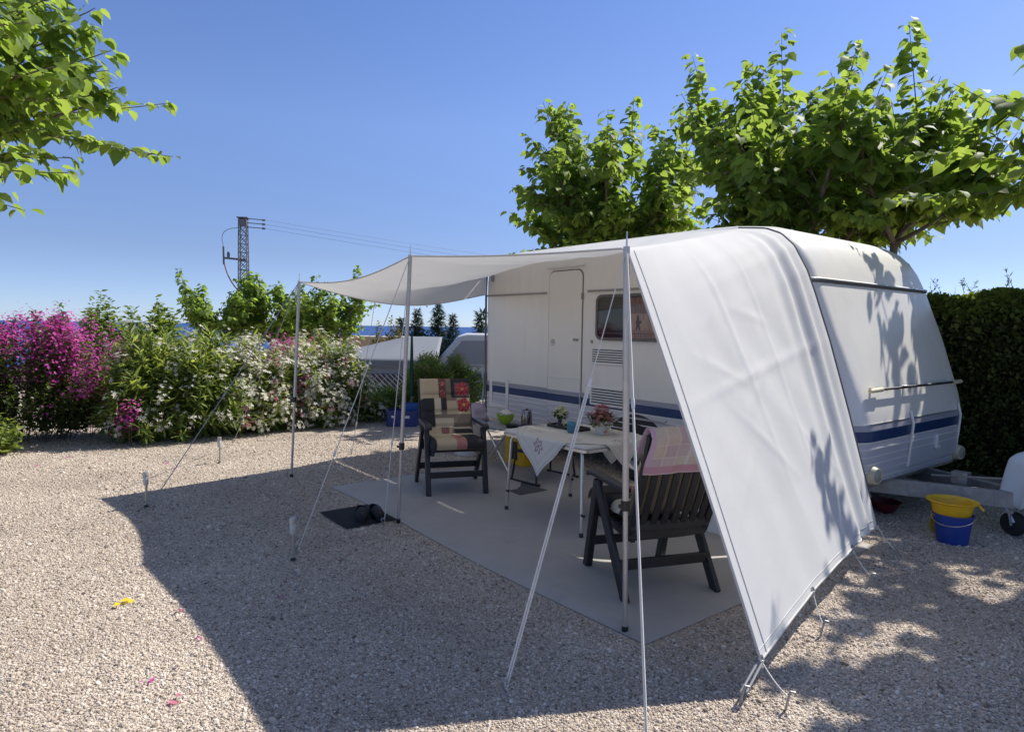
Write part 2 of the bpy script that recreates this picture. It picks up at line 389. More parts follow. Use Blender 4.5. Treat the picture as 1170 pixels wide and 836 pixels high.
tcw = nt.nodes.new('ShaderNodeTexCoord'); sxw = nt.nodes.new('ShaderNodeSeparateXYZ'); nt.links.new(tcw.outputs['Generated'], sxw.inputs[0])
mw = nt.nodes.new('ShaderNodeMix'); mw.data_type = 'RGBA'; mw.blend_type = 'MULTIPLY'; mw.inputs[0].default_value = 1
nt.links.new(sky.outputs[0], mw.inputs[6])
nt.links.new(ramp(nt, [(0.0, (.60, .58, .64)), (.10, (.71, .63, .63)), (.28, (1.06, 1.0, 1.03)), (.52, (.95, 1.03, 1.22)), (.75, (1.5, 1.25, 1.12)), (1.0, (1.6, 1.3, 1.1))], sxw.outputs[2]), mw.inputs[7])  # upper stops warm and brighten the unseen zenith so shade turns less blue
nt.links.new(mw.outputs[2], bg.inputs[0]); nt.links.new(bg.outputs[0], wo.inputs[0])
sc.view_settings.view_transform = 'Standard'; sc.view_settings.look = 'None'; sc.view_settings.gamma = 1.0
sc.view_settings.use_curve_mapping = False; sc.view_settings.exposure = 0.5
sc.render.engine = 'CYCLES'; sc.cycles.use_denoising = True; sc.cycles.max_bounces = 8; sc.cycles.transparent_max_bounces = 12
try: sc.cycles.denoiser = 'OPENIMAGEDENOISE'
except Exception: pass

# ------------------------------------------------------------------ setting: ground, land, sea
def ground_z(q, p):
    z = 0.0
    if q < -11.3: z -= 1.25 * min(1, (-11.3 - q) / 1.3)
    if q < -48: z -= 54 * min(1, ((-48 - q) / 330) ** 1.0)
    return z
mb = MB()
qs = [60, 30, 15, 8, 4, 2, 0, -2, -4, -6, -8, -9, -10, -11.3, -11.7, -12.1, -12.6, -14, -18, -24, -32, -40, -48, -60, -90, -140, -220, -378, -420]
ps = [-420, -200, -100, -60, -40, -25, -15, -10, -6, -3, 0, 3, 6, 9, 12, 16, 24, 36, 60, 100, 200, 420]
V = [W(q, p, ground_z(q, p)) for p in ps for q in qs]; nq = len(qs)
mb.cur = 0
F1 = []; F2 = []
for j in range(len(ps) - 1):
    for i in range(nq - 1):
        f = (j * nq + i, j * nq + i + 1, (j + 1) * nq + i + 1, (j + 1) * nq + i)
        (F1 if qs[i] > -30 else F2).append(f)
mb.add(V, F1); k = len(mb.v)
mb.cur = 1; mb.f += F2; mb.m += [1] * len(F2)
g = mb.build('gravel_ground', [M_gravel, M_land]); tag(g, kind='structure')
mb = MB()
R_ = 40000
mb.add([(-R_, -R_, -50), (R_, -R_, -50), (R_, R_, -50), (-R_, R_, -50)], [(0, 1, 2, 3)])
tag(mb.build('sea', M_sea, smooth=0), kind='structure')

# loose stones on the gravel (nobody could count them): one object
ico_v = []; phi = (1 + 5 ** .5) / 2
for a, b in ((1, phi), (-1, phi), (1, -phi), (-1, -phi)): ico_v += [(0, a, b), (a, b, 0), (b, 0, a)]
ico_v = np.array(ico_v) / math.sqrt(1 + phi * phi)
ico_f = []
for i in range(12):
    for j in range(i + 1, 12):
        for k in range(j + 1, 12):
            d = [np.linalg.norm(ico_v[a] - ico_v[b]) for a, b in ((i, j), (j, k), (i, k))]
            if max(d) < 1.1:
                nn = np.cross(ico_v[j] - ico_v[i], ico_v[k] - ico_v[i])
                ico_f.append((i, j, k) if nn @ ico_v[i] > 0 else (i, k, j))
def stones():
    Ps = []
    n = 680000
    y = 1.0 + 8.2 * rng.random(n) ** 1.45
    w_ = y * .82 + 1.6; x = (rng.random(n) * 2 - 1) * w_; fade = np.clip((y - 1.0) / 1.3, 0, 1) * np.clip((w_ - np.abs(x)) / 1.1, 0, 1)
    q = x * FQ[0] + y * FQ[1]; p = x * NP[0] + y * NP[1]
    on_sheet = (q > -5.95) & (q < -2.02) & (p > 2.42) & (p < 5.0)
    keep = (~on_sheet | (rng.random(n) < .006)) & (rng.random(n) < fade)
    x = x[keep]; y = y[keep]; n = len(x)
    s = rng.lognormal(math.log(.0037), .38, n) * (1 + .05 * (y - 2))
    P = np.c_[x, y, s * .25]
    a = rng.random(n) * 2 * PI; tilt = rng.normal(0, .35, n)
    X = np.c_[np.cos(a) * np.cos(tilt), np.sin(a) * np.cos(tilt), np.sin(tilt)]
    up = np.tile([0, 0, 1.], (n, 1)); X, Y, Z = frames(X, up)
    S = np.c_[s * rng.uniform(.9, 1.6, n), s * rng.uniform(.7, 1.15, n), s * rng.uniform(.5, .9, n)]
    jit = ico_v * (1 + .18 * np.sin(np.arange(12) * 2.3))[:, None]
    o = scatter_mesh('gravel_stones', jit, ico_f, P, X, Y, Z, S, M_pebble, smooth=False)
    tag(o, 'loose beige and grey stones covering the gravel ground', 'gravel', kind='stuff')
stones()

# ------------------------------------------------------------------ caravan
CQ, CP = -7.03, 5.05
car = thing('touring_caravan', 'white touring caravan with a blue stripe, parked behind the canopy with its door shut', 'caravan', W(CQ, CP, 0), ANG)
TAB = np.array([  # z, front, corner radius, side inset, rear
    (.32, 4.72, .25, .02, .02), (.36, 4.75, .26, 0, 0), (.78, 4.79, .24, 0, 0), (.95, 4.76, .21, 0, 0), (1.475, 4.57, .12, 0, 0),
    (1.966, 4.385, .11, 0, 0), (2.12, 4.315, .12, 0, .0), (2.24, 4.24, .13, .006, .015), (2.33, 4.15, .14, .02, .04), (2.39, 4.05, .17, .04, .09),
    (2.44, 3.92, .2, .07, .17), (2.475, 3.7, .24, .13, .3), (2.505, 3.4, .28, .25, .5), (2.53, 3.0, .32, .45, .85), (2.545, 2.5, .3, .75, 1.3)])
WID = 2.27
def sect(z):
    return [float(np.interp(z, TAB[:, 0], TAB[:, i])) for i in range(1, 5)]
def contour(z, off=0.0):
    """closed rounded plan outline of the body at height z, pushed out by off"""
    S, R, ins, re = sect(z); S += off; re -= off; y0 = ins - off; y1 = WID - ins + off; R += off
    rr = min(.035 + ins * .5, .5) + off; P = []
    for t in np.linspace(0, 1, 12)[:-1]: P.append((re + rr + (S - R - re - rr) * t, y0))
    for a in np.linspace(-90, 0, 9): P.append((S - R + R * math.cos(math.radians(a)), y0 + R + R * math.sin(math.radians(a))))
    for t in np.linspace(0, 1, 8)[1:-1]: P.append((S, y0 + R + (y1 - y0 - 2 * R) * t))
    for a in np.linspace(0, 90, 9): P.append((S - R + R * math.cos(math.radians(a)), y1 - R + R * math.sin(math.radians(a))))
    for t in np.linspace(0, 1, 12)[1:-1]: P.append((S - R - (S - R - re - rr) * t, y1))
    for a in np.linspace(90, 180, 5): P.append((re + rr + rr * math.cos(math.radians(a)), y1 - rr + rr * math.sin(math.radians(a))))
    for a in np.linspace(180, 270, 5): P.append((re + rr + rr * math.cos(math.radians(a)), y0 + rr + rr * math.sin(math.radians(a))))
    return P
def loft(mb, zs, off=0.0, capb=False, capt=False):
    rings = [[(x, y, z) for x, y in contour(z, off)] for z in zs]; n = len(rings[0])
    V = [v for r in rings for v in r]
    F = [(i * n + j, i * n + (j + 1) % n, (i + 1) * n + (j + 1) % n, (i + 1) * n + j) for i in range(len(zs) - 1) for j in range(n)]
    if capb: F.append(tuple(range(n))[::-1])
    if capt: F.append(tuple((len(zs) - 1) * n + j for j in range(n)))
    mb.add(V, F)
def band(mb, z0, z1, off):
    """a strip laid round the body: front face, top and bottom lips"""
    o = [contour(z, off) for z in (z0, z1)]; i = [contour(z, -.004) for z in (z0, z1)]; n = len(o[0])
    V = [(x, y, z0) for x, y in i[0]] + [(x, y, z0) for x, y in o[0]] + [(x, y, z1) for x, y in o[1]] + [(x, y, z1) for x, y in i[1]]
    F = [(r * n + j, r * n + (j + 1) % n, (r + 1) * n + (j + 1) % n, (r + 1) * n + j) for r in range(3) for j in range(n)]
    mb.add(V, F)
m = MB(); zs = list(np.linspace(.80, 2.12, 14)) + [2.18, 2.24, 2.285, 2.33, 2.36, 2.39, 2.415, 2.44, 2.458, 2.475, 2.49, 2.505, 2.518, 2.53, 2.538, 2.545]
loft(m, [.32, .36, .5, .65, .78] + zs, 0, True, True); m.build('shell', M_body, car, smooth=35)
m = MB(); loft(m, [.365, .5, .68]); band(m, .365, .69, .004); m.v = m.v; m.build('lower_panel', M_lower, car)
m = MB()
for z in (.40, .46, .52, .58, .64): band(m, z, z + .010, .012)
m.build('panel_rib', M_rib, car)
m = MB(); band(m, .705, .79, .006); m.build('blue_stripe', M_blue, car)
m = MB(); band(m, .795, .835, .005); m.build('grey_stripe', M_greyband, car)
m = MB(); band(m, .838, .846, .008); band(m, .330, .362, .014); m.build('edge_moulding', M_alu, car)
# moulding at z 1.95: both sides and the front, left out at the door
m = MB()
for x0, x1 in ((.02, 1.20), (1.88, 4.36)): m.box(((x0 + x1) / 2, -.008, 1.951), (x1 - x0, .018, .022))
m.build('side_moulding', M_trimgrey, car, bev=.004)
m = MB(); cc = [c for c in contour(1.966, .010) if c[0] > 4.27]
m.tube([(x, y, 1.966) for x, y in cc], .013, 8); m.build('front_moulding', M_alu, car)
m = MB(); m.tube([(x, y, 1.948) for x, y in [c for c in contour(1.948, .004) if c[0] > 4.27]], .008, 6); m.build('front_seal', M_gasket, car)
# awning rail along the near edge of the body
rail = [(.02, -.012, .42), (.0, -.014, 1.2), (.0, -.014, 2.05), (.01, -.012, 2.22), (.05, -.006, 2.33), (.14, .004, 2.40), (.35, .025, 2.432), (1.5, .05, 2.448), (3.0, .052, 2.445),
        (3.65, .045, 2.425), (3.95, .03, 2.385), (4.05, .014, 2.34)] + [(sect(z_)[0] - sect(z_)[1] * .8, -.009, z_) for z_ in (2.22, 2.12, 1.966, 1.7, 1.475, 1.2, .95, .78, .42)]
m = MB(); m.tube(rail, .014, 8); m.build('awning_rail', M_gasket, car)
rr_ = [(sect(z_)[0] - sect(z_)[1] * .8, WID + .009, z_) for z_ in (.42, .78, .95, 1.2, 1.475, 1.7, 1.966, 2.12, 2.22)] + [(4.10, WID - .012, 2.325), (3.95, WID - .03, 2.385), (3.65, WID - .045, 2.425), (2, WID - .05, 2.448), (.3, WID - .03, 2.43)]
m = MB(); m.tube(rr_, .011, 8); m.build('edge_rail', M_gasket, car)
# door
m = MB(); m.prism(rrect(1.24, 1.81, .43, 2.20, .09, 6), -.004, .002); m.build('door_seal', M_gasket, car)
m = MB(); m.prism(rrect(1.252, 1.798, .442, 2.188, .082, 6), -.014, .0); door = m.build('door', M_door, car, bev=.004)
m = MB(); m.box((1.525, -.016, .985), (.52, .006, .012)); m.build('door_moulding', M_rib, door, bev=.001)
m = MB(); m.box((1.525, -.0155, .7475), (.535, .005, .085)); m.build('door_stripe', M_blue, door)
m = MB(); m.box((1.525, -.0155, .815), (.535, .005, .04)); m.build('door_band', M_greyband, door)
m = MB(); m.box((1.525, -.0152, .575), (.53, .004, .23)); m.build('door_base', M_lower, door)
for z in (.49, .55, .61, .67):
    m = MB(); m.box((1.525, -.0165, z), (.53, .006, .010)); m.build('door_rib', M_rib, door)
for z in (.75, 1.9):
    m = MB(); m.box((1.806, -.018, z), (.022, .014, .07)); m.build('hinge', M_trimgrey, door, bev=.003)
m = MB(); m.box((1.72, -.024, 1.42), (.075, .02, .028)); m.build('handle', M_trimgrey, door, bev=.006)
m = MB(); m.lathe([(.0, .002), (.030, .003), (.034, .006), (.038, .003), (.038, 0)], (1.33, -.014, 1.385), 24, axis=(0, -1, 0))
m.build('emblem', M_white, door)
m = MB()   # curled line of the emblem
m.tube([(1.33 + .022 * math.cos(a) * (1 - a / 9.5), -.0195, 1.385 + .026 * math.sin(a) * (1 - a / 9.5)) for a in np.linspace(0, 7.2, 26)], .0032, 6)
m.tube([(1.33 + .036 * math.cos(a), -.018, 1.385 + .036 * math.sin(a)) for a in np.linspace(0, 2 * PI, 28)], .003, 6)
m.build('emblem_line', M_trimgrey, door)
m = MB(); m.box((1.525, -.02, 2.235), (.62, .03, .014)); m.build('rain_gutter', M_white, car, bev=.004)
m = MB(); m.lathe([(.0, .008), (.016, .006), (.018, 0)], (1.955, -.004, 1.405), 14, axis=(0, -1, 0)); m.build('key_lock', M_trimgrey, car)
# kitchen window
wx0, wx1, wz0, wz1 = 2.03, 3.35, 1.425, 1.905
m = MB(); m.ring(rrect(wx0, wx1, wz0, wz1, .075, 6), rrect(wx0 + .03, wx1 - .03, wz0 + .03, wz1 - .03, .055, 6), -.034, .0)
win = m.build('window', M_gasket, car, bev=.006)
m = MB(); m.prism(rrect(wx0 + .01, wx1 - .01, wz0 + .01, wz1 - .01, .07, 6), -.005, .001); m.build('window_backing', M_curtdark, win)
cu = MB()
def curt(u, v):
    x = wx0 + .47 + u * (wx1 - wx0 - .51); return (x, -.013 - .005 * math.sin(u * 120) - .002 * math.sin(u * 47 + v), wz0 + .03 + v * (wz1 - wz0 - .07))
cu.grid(curt, 260, 30)
cc = []
for v in cu.v:
    u = (v[0] - wx0 - .47) / (wx1 - wx0 - .51); w = (v[2] - wz0 - .03) / (wz1 - wz0 - .07)
    c = np.array([.42, .24, .22]) if w > .62 else np.array([.85, .62, .58])
    d = math.hypot((u - .14) / .05, (w - .36) / .2); a = math.atan2(w - .36, (u - .14) * 3)
    if d < .8 + .25 * math.sin(5 * a): c = np.array([.13, .05, .055])
    if .42 < w < .62 and int(u * 30) % 3 == 0: c = c * .8
    if int(u * 57) % 2 == 0: c = c * .85
    cc.append(c)
cu.build('curtain', M_cloth, win, colors=cc)
m, nt_, out_ = new_mat('acrylic_pane')
gl = N(nt_, 'ShaderNodeBsdfGlossy', Roughness=.04); tr = N(nt_, 'ShaderNodeBsdfTransparent'); tr.inputs[0].default_value = (.86, .84, .80, 1)
fr = N(nt_, 'ShaderNodeFresnel', IOR=1.3); ms = N(nt_, 'ShaderNodeMixShader')
nt_.links.new(fr.outputs[0], ms.inputs[0]); nt_.links.new(tr.outputs[0], ms.inputs[1]); nt_.links.new(gl.outputs[0], ms.inputs[2]); nt_.links.new(ms.outputs[0], out_.inputs[0])
M_pane = m
m = MB(); m.prism(rrect(wx0 + .028, wx1 - .028, wz0 + .028, wz1 - .028, .055, 6), -.030, -.026); m.build('pane', M_pane, win)
m = MB(); m.box(((wx0 + wx1) / 2, -.018, wz0 + .075), (wx1 - wx0 - .08, .006, .006)); m.build('blind_rail', M_trimgrey, win)
# fridge vents
for z0, z1 in ((1.165, 1.345), (.725, .925)):
    m = MB(); m.prism(rrect(1.95, 2.47, z0, z1, .015, 3), -.012, .0); vt = m.build('vent', M_white, car, bev=.003)
    n_ = 6; hh = (z1 - z0 - .03) / n_
    m = MB()
    for i in range(n_): m.box((2.21, -.0125, z0 + .022 + hh * (i + .35)), (.46, .006, hh * .42))
    m.build('vent_slot', M_slot, vt)
# service hatch at the rear
m = MB(); m.ring(rrect(.10, .50, .515, .885, .02, 3), rrect(.155, .445, .57, .845, .012, 3), -.016, .0); m.build('hatch_frame', M_white, car, bev=.004)
m = MB(); m.tube([(2.6, -.02, .66), (3.0, -.035, .65), (3.02, -.035, .675)], .006, 6); m.build('hook_rail', M_trimgrey, car)
m = MB(); m.lathe([(0, .030), (.02, .028), (.03, .018), (.034, 0)], (.135, -.002, 2.175), 18, axis=(0, -1, 0), sx=.6, sy=1.5); m.build('side_lamp', M_trimgrey, car)
# wheel
m = MB(); m.prism([(2.62 + .40 * math.cos(a), .33 + .36 * math.sin(a)) for a in np.linspace(0, PI, 24)], -.005, .001); m.build('wheel_arch', M_slot, car)
m = MB(); m.lathe([(.19, -.02), (.20, 0), (.27, -.006), (.305, .02), (.312, .09), (.305, .16), (.27, .186), (.19, .18)], (2.62, -.012, .312), 40, axis=(0, 1, 0)); ty = m.build('wheel', M_rubber, car)
m = MB(); m.lathe([(0, .02), (.06, .02), (.075, .035), (.10, .05), (.16, .045), (.175, .012), (.195, .0), (.20, .0), (.20, .12)], (2.62, -.012, .312), 36, axis=(0, 1, 0)); rim = m.build('rim', M_alu, ty)
for k in range(8):
    m = MB(); a = 2 * PI * k / 8; m.lathe([(0, .0), (.022, .0), (.022, .01)], (2.62 + .125 * math.cos(a), .026, .312 + .125 * math.sin(a)), 10, axis=(0, -1, 0)); m.build('rim_hole', M_slot, ty)
m = MB(); m.box((2.3, 1.15, .27), (4.3, 1.7, .10)); m.tube([(2.62, .1, .3), (2.62, 2.2, .3)], .035, 8); m.build('chassis', M_slot, car)
# front: grab bar, gas locker, marker lamps
def fs(z, off=0.0): return sect(z)[0] + off
m = MB(); m.tube([(fs(1.10, .045), .42, 1.10), (fs(1.10, .045), 1.95, 1.10)], .011, 8); gb = m.build('grab_bar', M_darkmetal, car)
for y in (.34, 2.02):
    m = MB(); m.tube([(fs(1.1, .045), y - .10, 1.095), (fs(1.1, .045), y + .10, 1.10)], [.016, .02], 10); m.tube([(fs(1.1, -.03), y, 1.11), (fs(1.1, .05), y, 1.10)], .014, 8); m.build('bar_grip', M_cream, gb)
for y in (.95, 1.5):
    m = MB(); m.tube([(fs(1.1, -.02), y, 1.10), (fs(1.1, .05), y, 1.10)], .012, 8); m.build('bar_bracket', M_alu, gb)
m = MB(); m.box((fs(.62, .010), 1.47, .56), (.012, 1.04, .24)); lk = m.build('gas_locker', M_lower, car, bev=.003)
for y in (.94, 2.0):
    m = MB(); m.tube([(fs(.43, .016), y, .43), (fs(.6, .018), y, .6), (fs(.80, .018), y, .8), (fs(.90, .012), y, .9)], .012, 6); m.build('edge_strip', M_white, lk)
for z in (.46, .52, .58, .64):
    m = MB(); m.box((fs(z, .018), 1.47, z + .005), (.008, 1.03, .010)); m.build('locker_rib', M_rib, lk)
m = MB(); m.box((fs(.445, .014), 1.47, .448), (.014, 1.05, .012)); m.build('locker_lip', M_gasket, lk)
m = MB(); m.box((fs(.55, .03), 1.47, .60), (.03, .035, .12)); m.box((fs(.55, .04), 1.47, .55), (.03, .09, .03)); m.build('locker_handle', M_white, lk, bev=.008)
m = MB(); m.box((fs(.50, .018), 1.45, .485), (.012, .34, .02)); m.build('locker_catch', M_alu, lk, bev=.004)
for y in (.30, 2.06):
    m = MB(); m.lathe([(.078, -.08), (.076, .03), (.064, .085), (.060, .09), (.0, .085)], (fs(.45, -.03), y, .435), 22, axis=(1, -.15, 0)); lp = m.build('marker_lamp', M_cream, car)
    m = MB(); m.lathe([(.0, .010), (.04, .007), (.054, 0)], (fs(.45, .057), y - .012, .435), 18, axis=(1, -.15, 0)); m.build('lamp_lens', M_lens, lp)
m = MB()
m.prism([(2.3, .9), (2.3, 1.4), (2.9, 1.4), (2.9, .9)], 2.54, 2.60, 'z'); m.build('roof_hatch', M_white, car, bev=.02)
# drawbar with its jockey wheel
m = MB()
m.beam((3.6, .35, .27), (5.55, 1.09, .28), .055, .13); m.beam((3.6, 1.95, .27), (5.55, 1.21, .28), .055, .13)
m.beam((5.4, 1.15, .30), (5.95, 1.15, .36), .09, .09); m.build('drawbar', M_galv, car, bev=.006)
m = MB(); m.box((5.1, 1.15, .37), (.12, .10, .10)); m.tube([(4.9, 1.1, .36), (5.4, 1.12, .42), (5.5, 1.1, .5)], .012, 6); m.build('brake_lever', M_galv, car, bev=.006)
m = MB(); m.tube([(5.47, 1.08, .12), (5.47, 1.08, .56)], .028, 12); jk = m.build('jockey_wheel', M_galv, car)
m = MB(); m.lathe([(.0, -.035), (.04, -.035), (.085, -.03), (.095, 0), (.085, .03), (.04, .035), (0, .035)], (5.49, 1.08, .098), 22, axis=(.3, 1, 0)); m.build('tyre', M_rubber, jk)
m = MB(); m.beam((5.47, 1.03, .20), (5.49, 1.03, .09), .04, .012); m.beam((5.47, 1.13, .20), (5.49, 1.13, .09), .04, .012); m.box((5.47, 1.08, .19), (.05, .12, .02)); m.build('fork', M_galv, jk)
m = MB(); m.beam((4.45, .3, .3), (4.30, .3, .02), .05, .05); m.box((4.28, .3, .018), (.1, .1, .012)); m.build('corner_steady', M_galv, car)
m = MB(); m.beam((.45, .3, .3), (.60, .3, .02), .05, .05); m.box((.62, .3, .018), (.1, .1, .012)); m.build('corner_steady', M_galv, car)

# ------------------------------------------------------------------ sun canopy (one cloth), its poles, ropes and pegs
CT = W(-6.52, 2.372, 1.968); AT = W(-4.524, 2.515, 2.085); BT = W(-2.256, 2.473, 1.95); PK = W(-1.50, 2.557, .13)
def poly(pts, t):
    pts = np.array(pts); d = np.r_[0, np.cumsum(np.linalg.norm(np.diff(pts, axis=0), axis=1))]; d /= d[-1]
    return np.array([np.interp(t, d, pts[:, i]) for i in range(pts.shape[1])])
R_att = [W(-7.02, 5.04, 1.97), W(-7.02, 5.04, 2.2), W(-6.99, 5.04, 2.33), W(-6.88, 5.045, 2.41), W(-6.66, 5.07, 2.447), W(-5.5, 5.095, 2.462), W(-4.0, 5.095, 2.458), W(-3.35, 5.09, 2.435)]
F_att = [W(-3.35, 5.09, 2.435), W(-3.08, 5.07, 2.40), W(-2.93, 5.055, 2.34), W(-2.81, 5.04, 2.235), W(-2.69, 5.03, 2.03), W(-2.62, 5.025, 1.86), W(-2.48, 5.02, 1.475), W(-2.31, 5.01, .95), W(-2.05, 4.96, .16)]
def canopy_point(t, v):
    """t along the free edge (0 rear pole, .3 middle pole, .6 front pole, 1 front peg), v from free edge to the rail"""
    if t <= .6:
        if t <= .3:
            s = t / .3; o = CT + (AT - CT) * s; sag = math.sin(PI * s)
            o = o + np.array([0, 0, -.08 * sag]) + NP * (.035 * sag)
        else:
            s = (t - .3) / .3; o = AT + (BT - AT) * s; sag = math.sin(PI * s)
            o = o + np.array([0, 0, -.015 * sag]) + NP * (.025 * sag)
        ts = t / .6
        a = poly(R_att, ts ** .8)
        P = o + (a - o) * v
        w = math.sin(PI * v)
        # slack of the roof cloth between free edge and rail
        slack = .17 + .05 * math.sin(2 * PI * ts)
        slack *= (1 - .75 * math.exp(-((t - .6) / .10) ** 2))
        P[2] -= slack * w * (1 - .35 * v)
        if t < .25: P[2] -= .05 * w * (1 - t / .25)
        for tk, am in ((0.0, .012), (.3, .02), (.6, .02)):   # creases running from each pole top
            d = (t - tk) / .3
            if abs(d) < .8: P[2] += am * math.cos(d * 26) * math.exp(-abs(d) * 3.0) * w * (1 - v)
        P[2] += .006 * math.sin(t * 95 + v * 7) * w
    else:
        s = (t - .6) / .4
        o = BT + (PK - BT) * s
        o = o + NP * (.012 * math.sin(PI * s))
        a = poly(F_att, s ** .9)
        P = o + (a - o) * v
        w = math.sin(PI * v)
        nrm = FQ * .93 + np.array([0, 0, .36])
        P = P - nrm * (.03 * w * math.sin(PI * min(1, s * 1.02)))          # hangs slightly inwards
        P[2] += .05 * w * max(0, s - .75) / .25 if s > .75 else 0
        # long folds hanging from the top corner near the rail and soft creases elsewhere
        fold = math.exp(-((v - .86) / .10) ** 2) * (1 - .35 * s) * min(1, s * 4)
        P = P + nrm * (.032 * fold * math.sin((v * 58) + 1.2 * s))
        P = P + nrm * (.007 * math.sin(v * 9 - s * 4.0) * w * min(1, s * 2) * math.exp(-((v - .45) / .35) ** 2))
        P = P + nrm * (.0022 * math.sin(v * 37 - s * 16 + 2 * math.sin(s * 7)) * w)
        P = P + nrm * (.008 * math.exp(-((s - .43 - .03 * v) / .012) ** 2) * w)      # packing crease
        P = P + nrm * (.005 * math.exp(-((v - .30 - .16 * s) / .010) ** 2) * min(1, s * 5) * (1 - s) * 1.6)     # long fold lines
        P = P + nrm * (.004 * math.exp(-((v - .52 - .10 * s) / .008) ** 2) * min(1, s * 5))
        for (vc, sc_, sl_, ln) in ((.25, .40, .6, .10), (.42, .47, -.5, .12), (.36, .62, 1.0, .10), (.60, .55, -.8, .09), (.48, .30, .4, .10), (.20, .66, -.7, .08), (.68, .72, .9, .10), (.33, .20, -.9, .09)):
            dv = v - vc; ds = s - sc_ - sl_ * dv; P = P + nrm * (.005 * math.exp(-(ds / .012) ** 2 - (dv / ln) ** 2))   # short creases
    return P
can = thing('sun_canopy', 'white canvas sun canopy stretched from the caravan roof over three poles', 'sun canopy', W(-4, 3.6, 0), 0)
cm = MB(); off = Vector(W(-4, 3.6, 0))
NT, NV = 240, 90
def tmap(i):  # dense in t
    return i
cm.grid(lambda u, v: Vector(canopy_point(u, v)) - off, NT, NV)
cvs = cm.build('canvas', M_canvas, can, smooth=180)
m = MB()
m.tube([Vector(canopy_point(t, 0.0)) - off for t in np.linspace(0, 1, 90)], .006, 6)
m.tube([Vector(canopy_point(1.0, v)) - off for v in np.linspace(0, 1, 40)], .006, 6)
m.tube([Vector(canopy_point(0.0, v)) - off for v in np.linspace(0, 1, 40)], .006, 6)
m.build('hem', M_hem, can)
m = MB(); m.tube([Vector(canopy_point(t, .03 + .0 * t)) - off + Vector(FQ) * .002 for t in np.linspace(.604, 1.0, 90)], .0024, 4); m.build('seam', M_canvas, can)
m = MB(); m.tube([Vector(canopy_point(.992, v)) - off + Vector(FQ) * .002 for v in np.linspace(0, 1, 60)], .0024, 4); m.build('seam', M_canvas, can)
m = MB(); m.tube([Vector(canopy_point(t, 1.0)) - off + Vector((0, 0, .004)) for t in np.linspace(.6, .97, 70)], .008, 8); m.build('rail_piping', M_gasket, can)
for (t, v) in ((1.0, .0), (1.0, .33), (1.0, .68), (1.0, 1.0), (0.0, .34), (0.0, .62)):
    P = Vector(canopy_point(t, v)) - off
    m = MB(); m.lathe([(.008, -.003), (.016, -.003), (.016, .003), (.008, .003)], P + Vector((0, 0, .01)), 12, axis=(FQ[0], FQ[1], .3)); m.box(P - Vector((0, 0, .012)), (.02, .02, .03)); m.build('eyelet', M_alu, can)

def pole(base, top, label, split, rad=.0135):
    base = Vector(base); top = Vector(top); d = (top - base)
    t = thing('canopy_pole', label, 'tent pole', base, 0, 'steel poles holding the canopy up')
    m = MB(); m.tube([d * split, d * 1.004], rad * 1.12, 12); m.build('upper_tube', M_pole, t)
    m = MB(); m.tube([(0, 0, 0), d * split], rad * .88, 12); m.build('lower_tube', M_pole, t)
    m = MB(); m.tube([d * (split - .012), d * (split + .014)], rad * 1.6, 12); k = d * split; m.box((k.x - .022, k.y - .008, k.z), (.03, .014, .018)); m.build('clamp_collar', M_blk, t, bev=.002)
    m = MB(); m.tube([d * 1.004, d * 1.004 + Vector((0, 0, .075))], [.005, .003], 8); m.build('spike', M_alu, t)
    m = MB(); m.lathe([(.0, .0), (.016, .0), (.018, .03), (.012, .035)], (0, 0, 0), 12, close=True); m.build('foot_cap', M_blk, t)
    return t
pole(W(-6.54, 2.29, 0), CT, 'thin grey canopy pole at the rear outer corner, in front of the oleander bush', .40)
pole(W(-4.548, 2.4346, 0), AT, 'grey canopy pole standing between the clogs and the far armchair', .29)
pole(W(-2.214, 2.485, 0), BT, 'tall grey canopy pole standing in front of the near armchair', .335, .015)

def rope(a, b, label, r=.0035, sag=.0, double=False, slider=.25, m_=None, cat='guy rope'):
    a = Vector(a); b = Vector(b); t = thing('guy_rope', label, cat, b, 0, 'guy ropes of the canopy')
    pts = lambda dx: [a.lerp(b, s) - b + Vector((dx * s * (1.0), 0, -sag * math.sin(PI * s))) for s in np.linspace(0, 1, 16)]
    m = MB()
    if double:
        lo = [(a.lerp(b, s_) - b) for s_ in np.linspace(1 - slider, 1, 10)]; m.tube([a - b, lo[0]], r * .62, 6)
        m.tube([q_ + Vector((.005, 0, 0)) for q_ in lo], r, 6); m.tube([q_ - Vector((.005, 0, 0)) for q_ in lo], r, 6)
    else: m.tube(pts(0), r, 6)
    m.build('cord', m_ or M_rope, t)
    c = b.lerp(a, slider) - b; d = (a - b).normalized()
    m = MB(); m.beam(c - d * .022, c + d * .022, .016, .010, up=(0, 1, .1)); m.build('slider', M_whitecl if not m_ else M_strap, t, bev=.003)
    return t
def peg(P, lean, label, h=.09):
    P = Vector(P); lean = Vector(lean); t = thing('tent_peg', label, 'tent peg', P, 0, 'tent pegs in the gravel')
    m = MB(); m.tube([lean * (-.8) - Vector((0, 0, .05)), Vector((0, 0, 0)), lean + Vector((0, 0, h))], .005, 8); m.build('shank', M_galv, t)
    m = MB(); e = lean + Vector((0, 0, h)); m.tube([e, e + Vector((.006, 0, .012)), e + Vector((.022, 0, .010)), e + Vector((.028, 0, -.006))], .005, 8); m.build('hook', M_galv, t)
R1 = (-3.0, 5.40, .02); R2 = (-3.54, 8.29, .02); R3 = (-1.432, 4.36, .02); R4 = (-.973, 5.01, .02); R5 = (-.006, 2.71, .02); R6 = (.512, 2.30, .02); R7 = (-1.90, 7.78, .02)
rope(CT, R1, 'grey webbing guy rope from the rear pole to the peg by the leftmost garden stake', .0045, m_=M_strap, slider=.45)
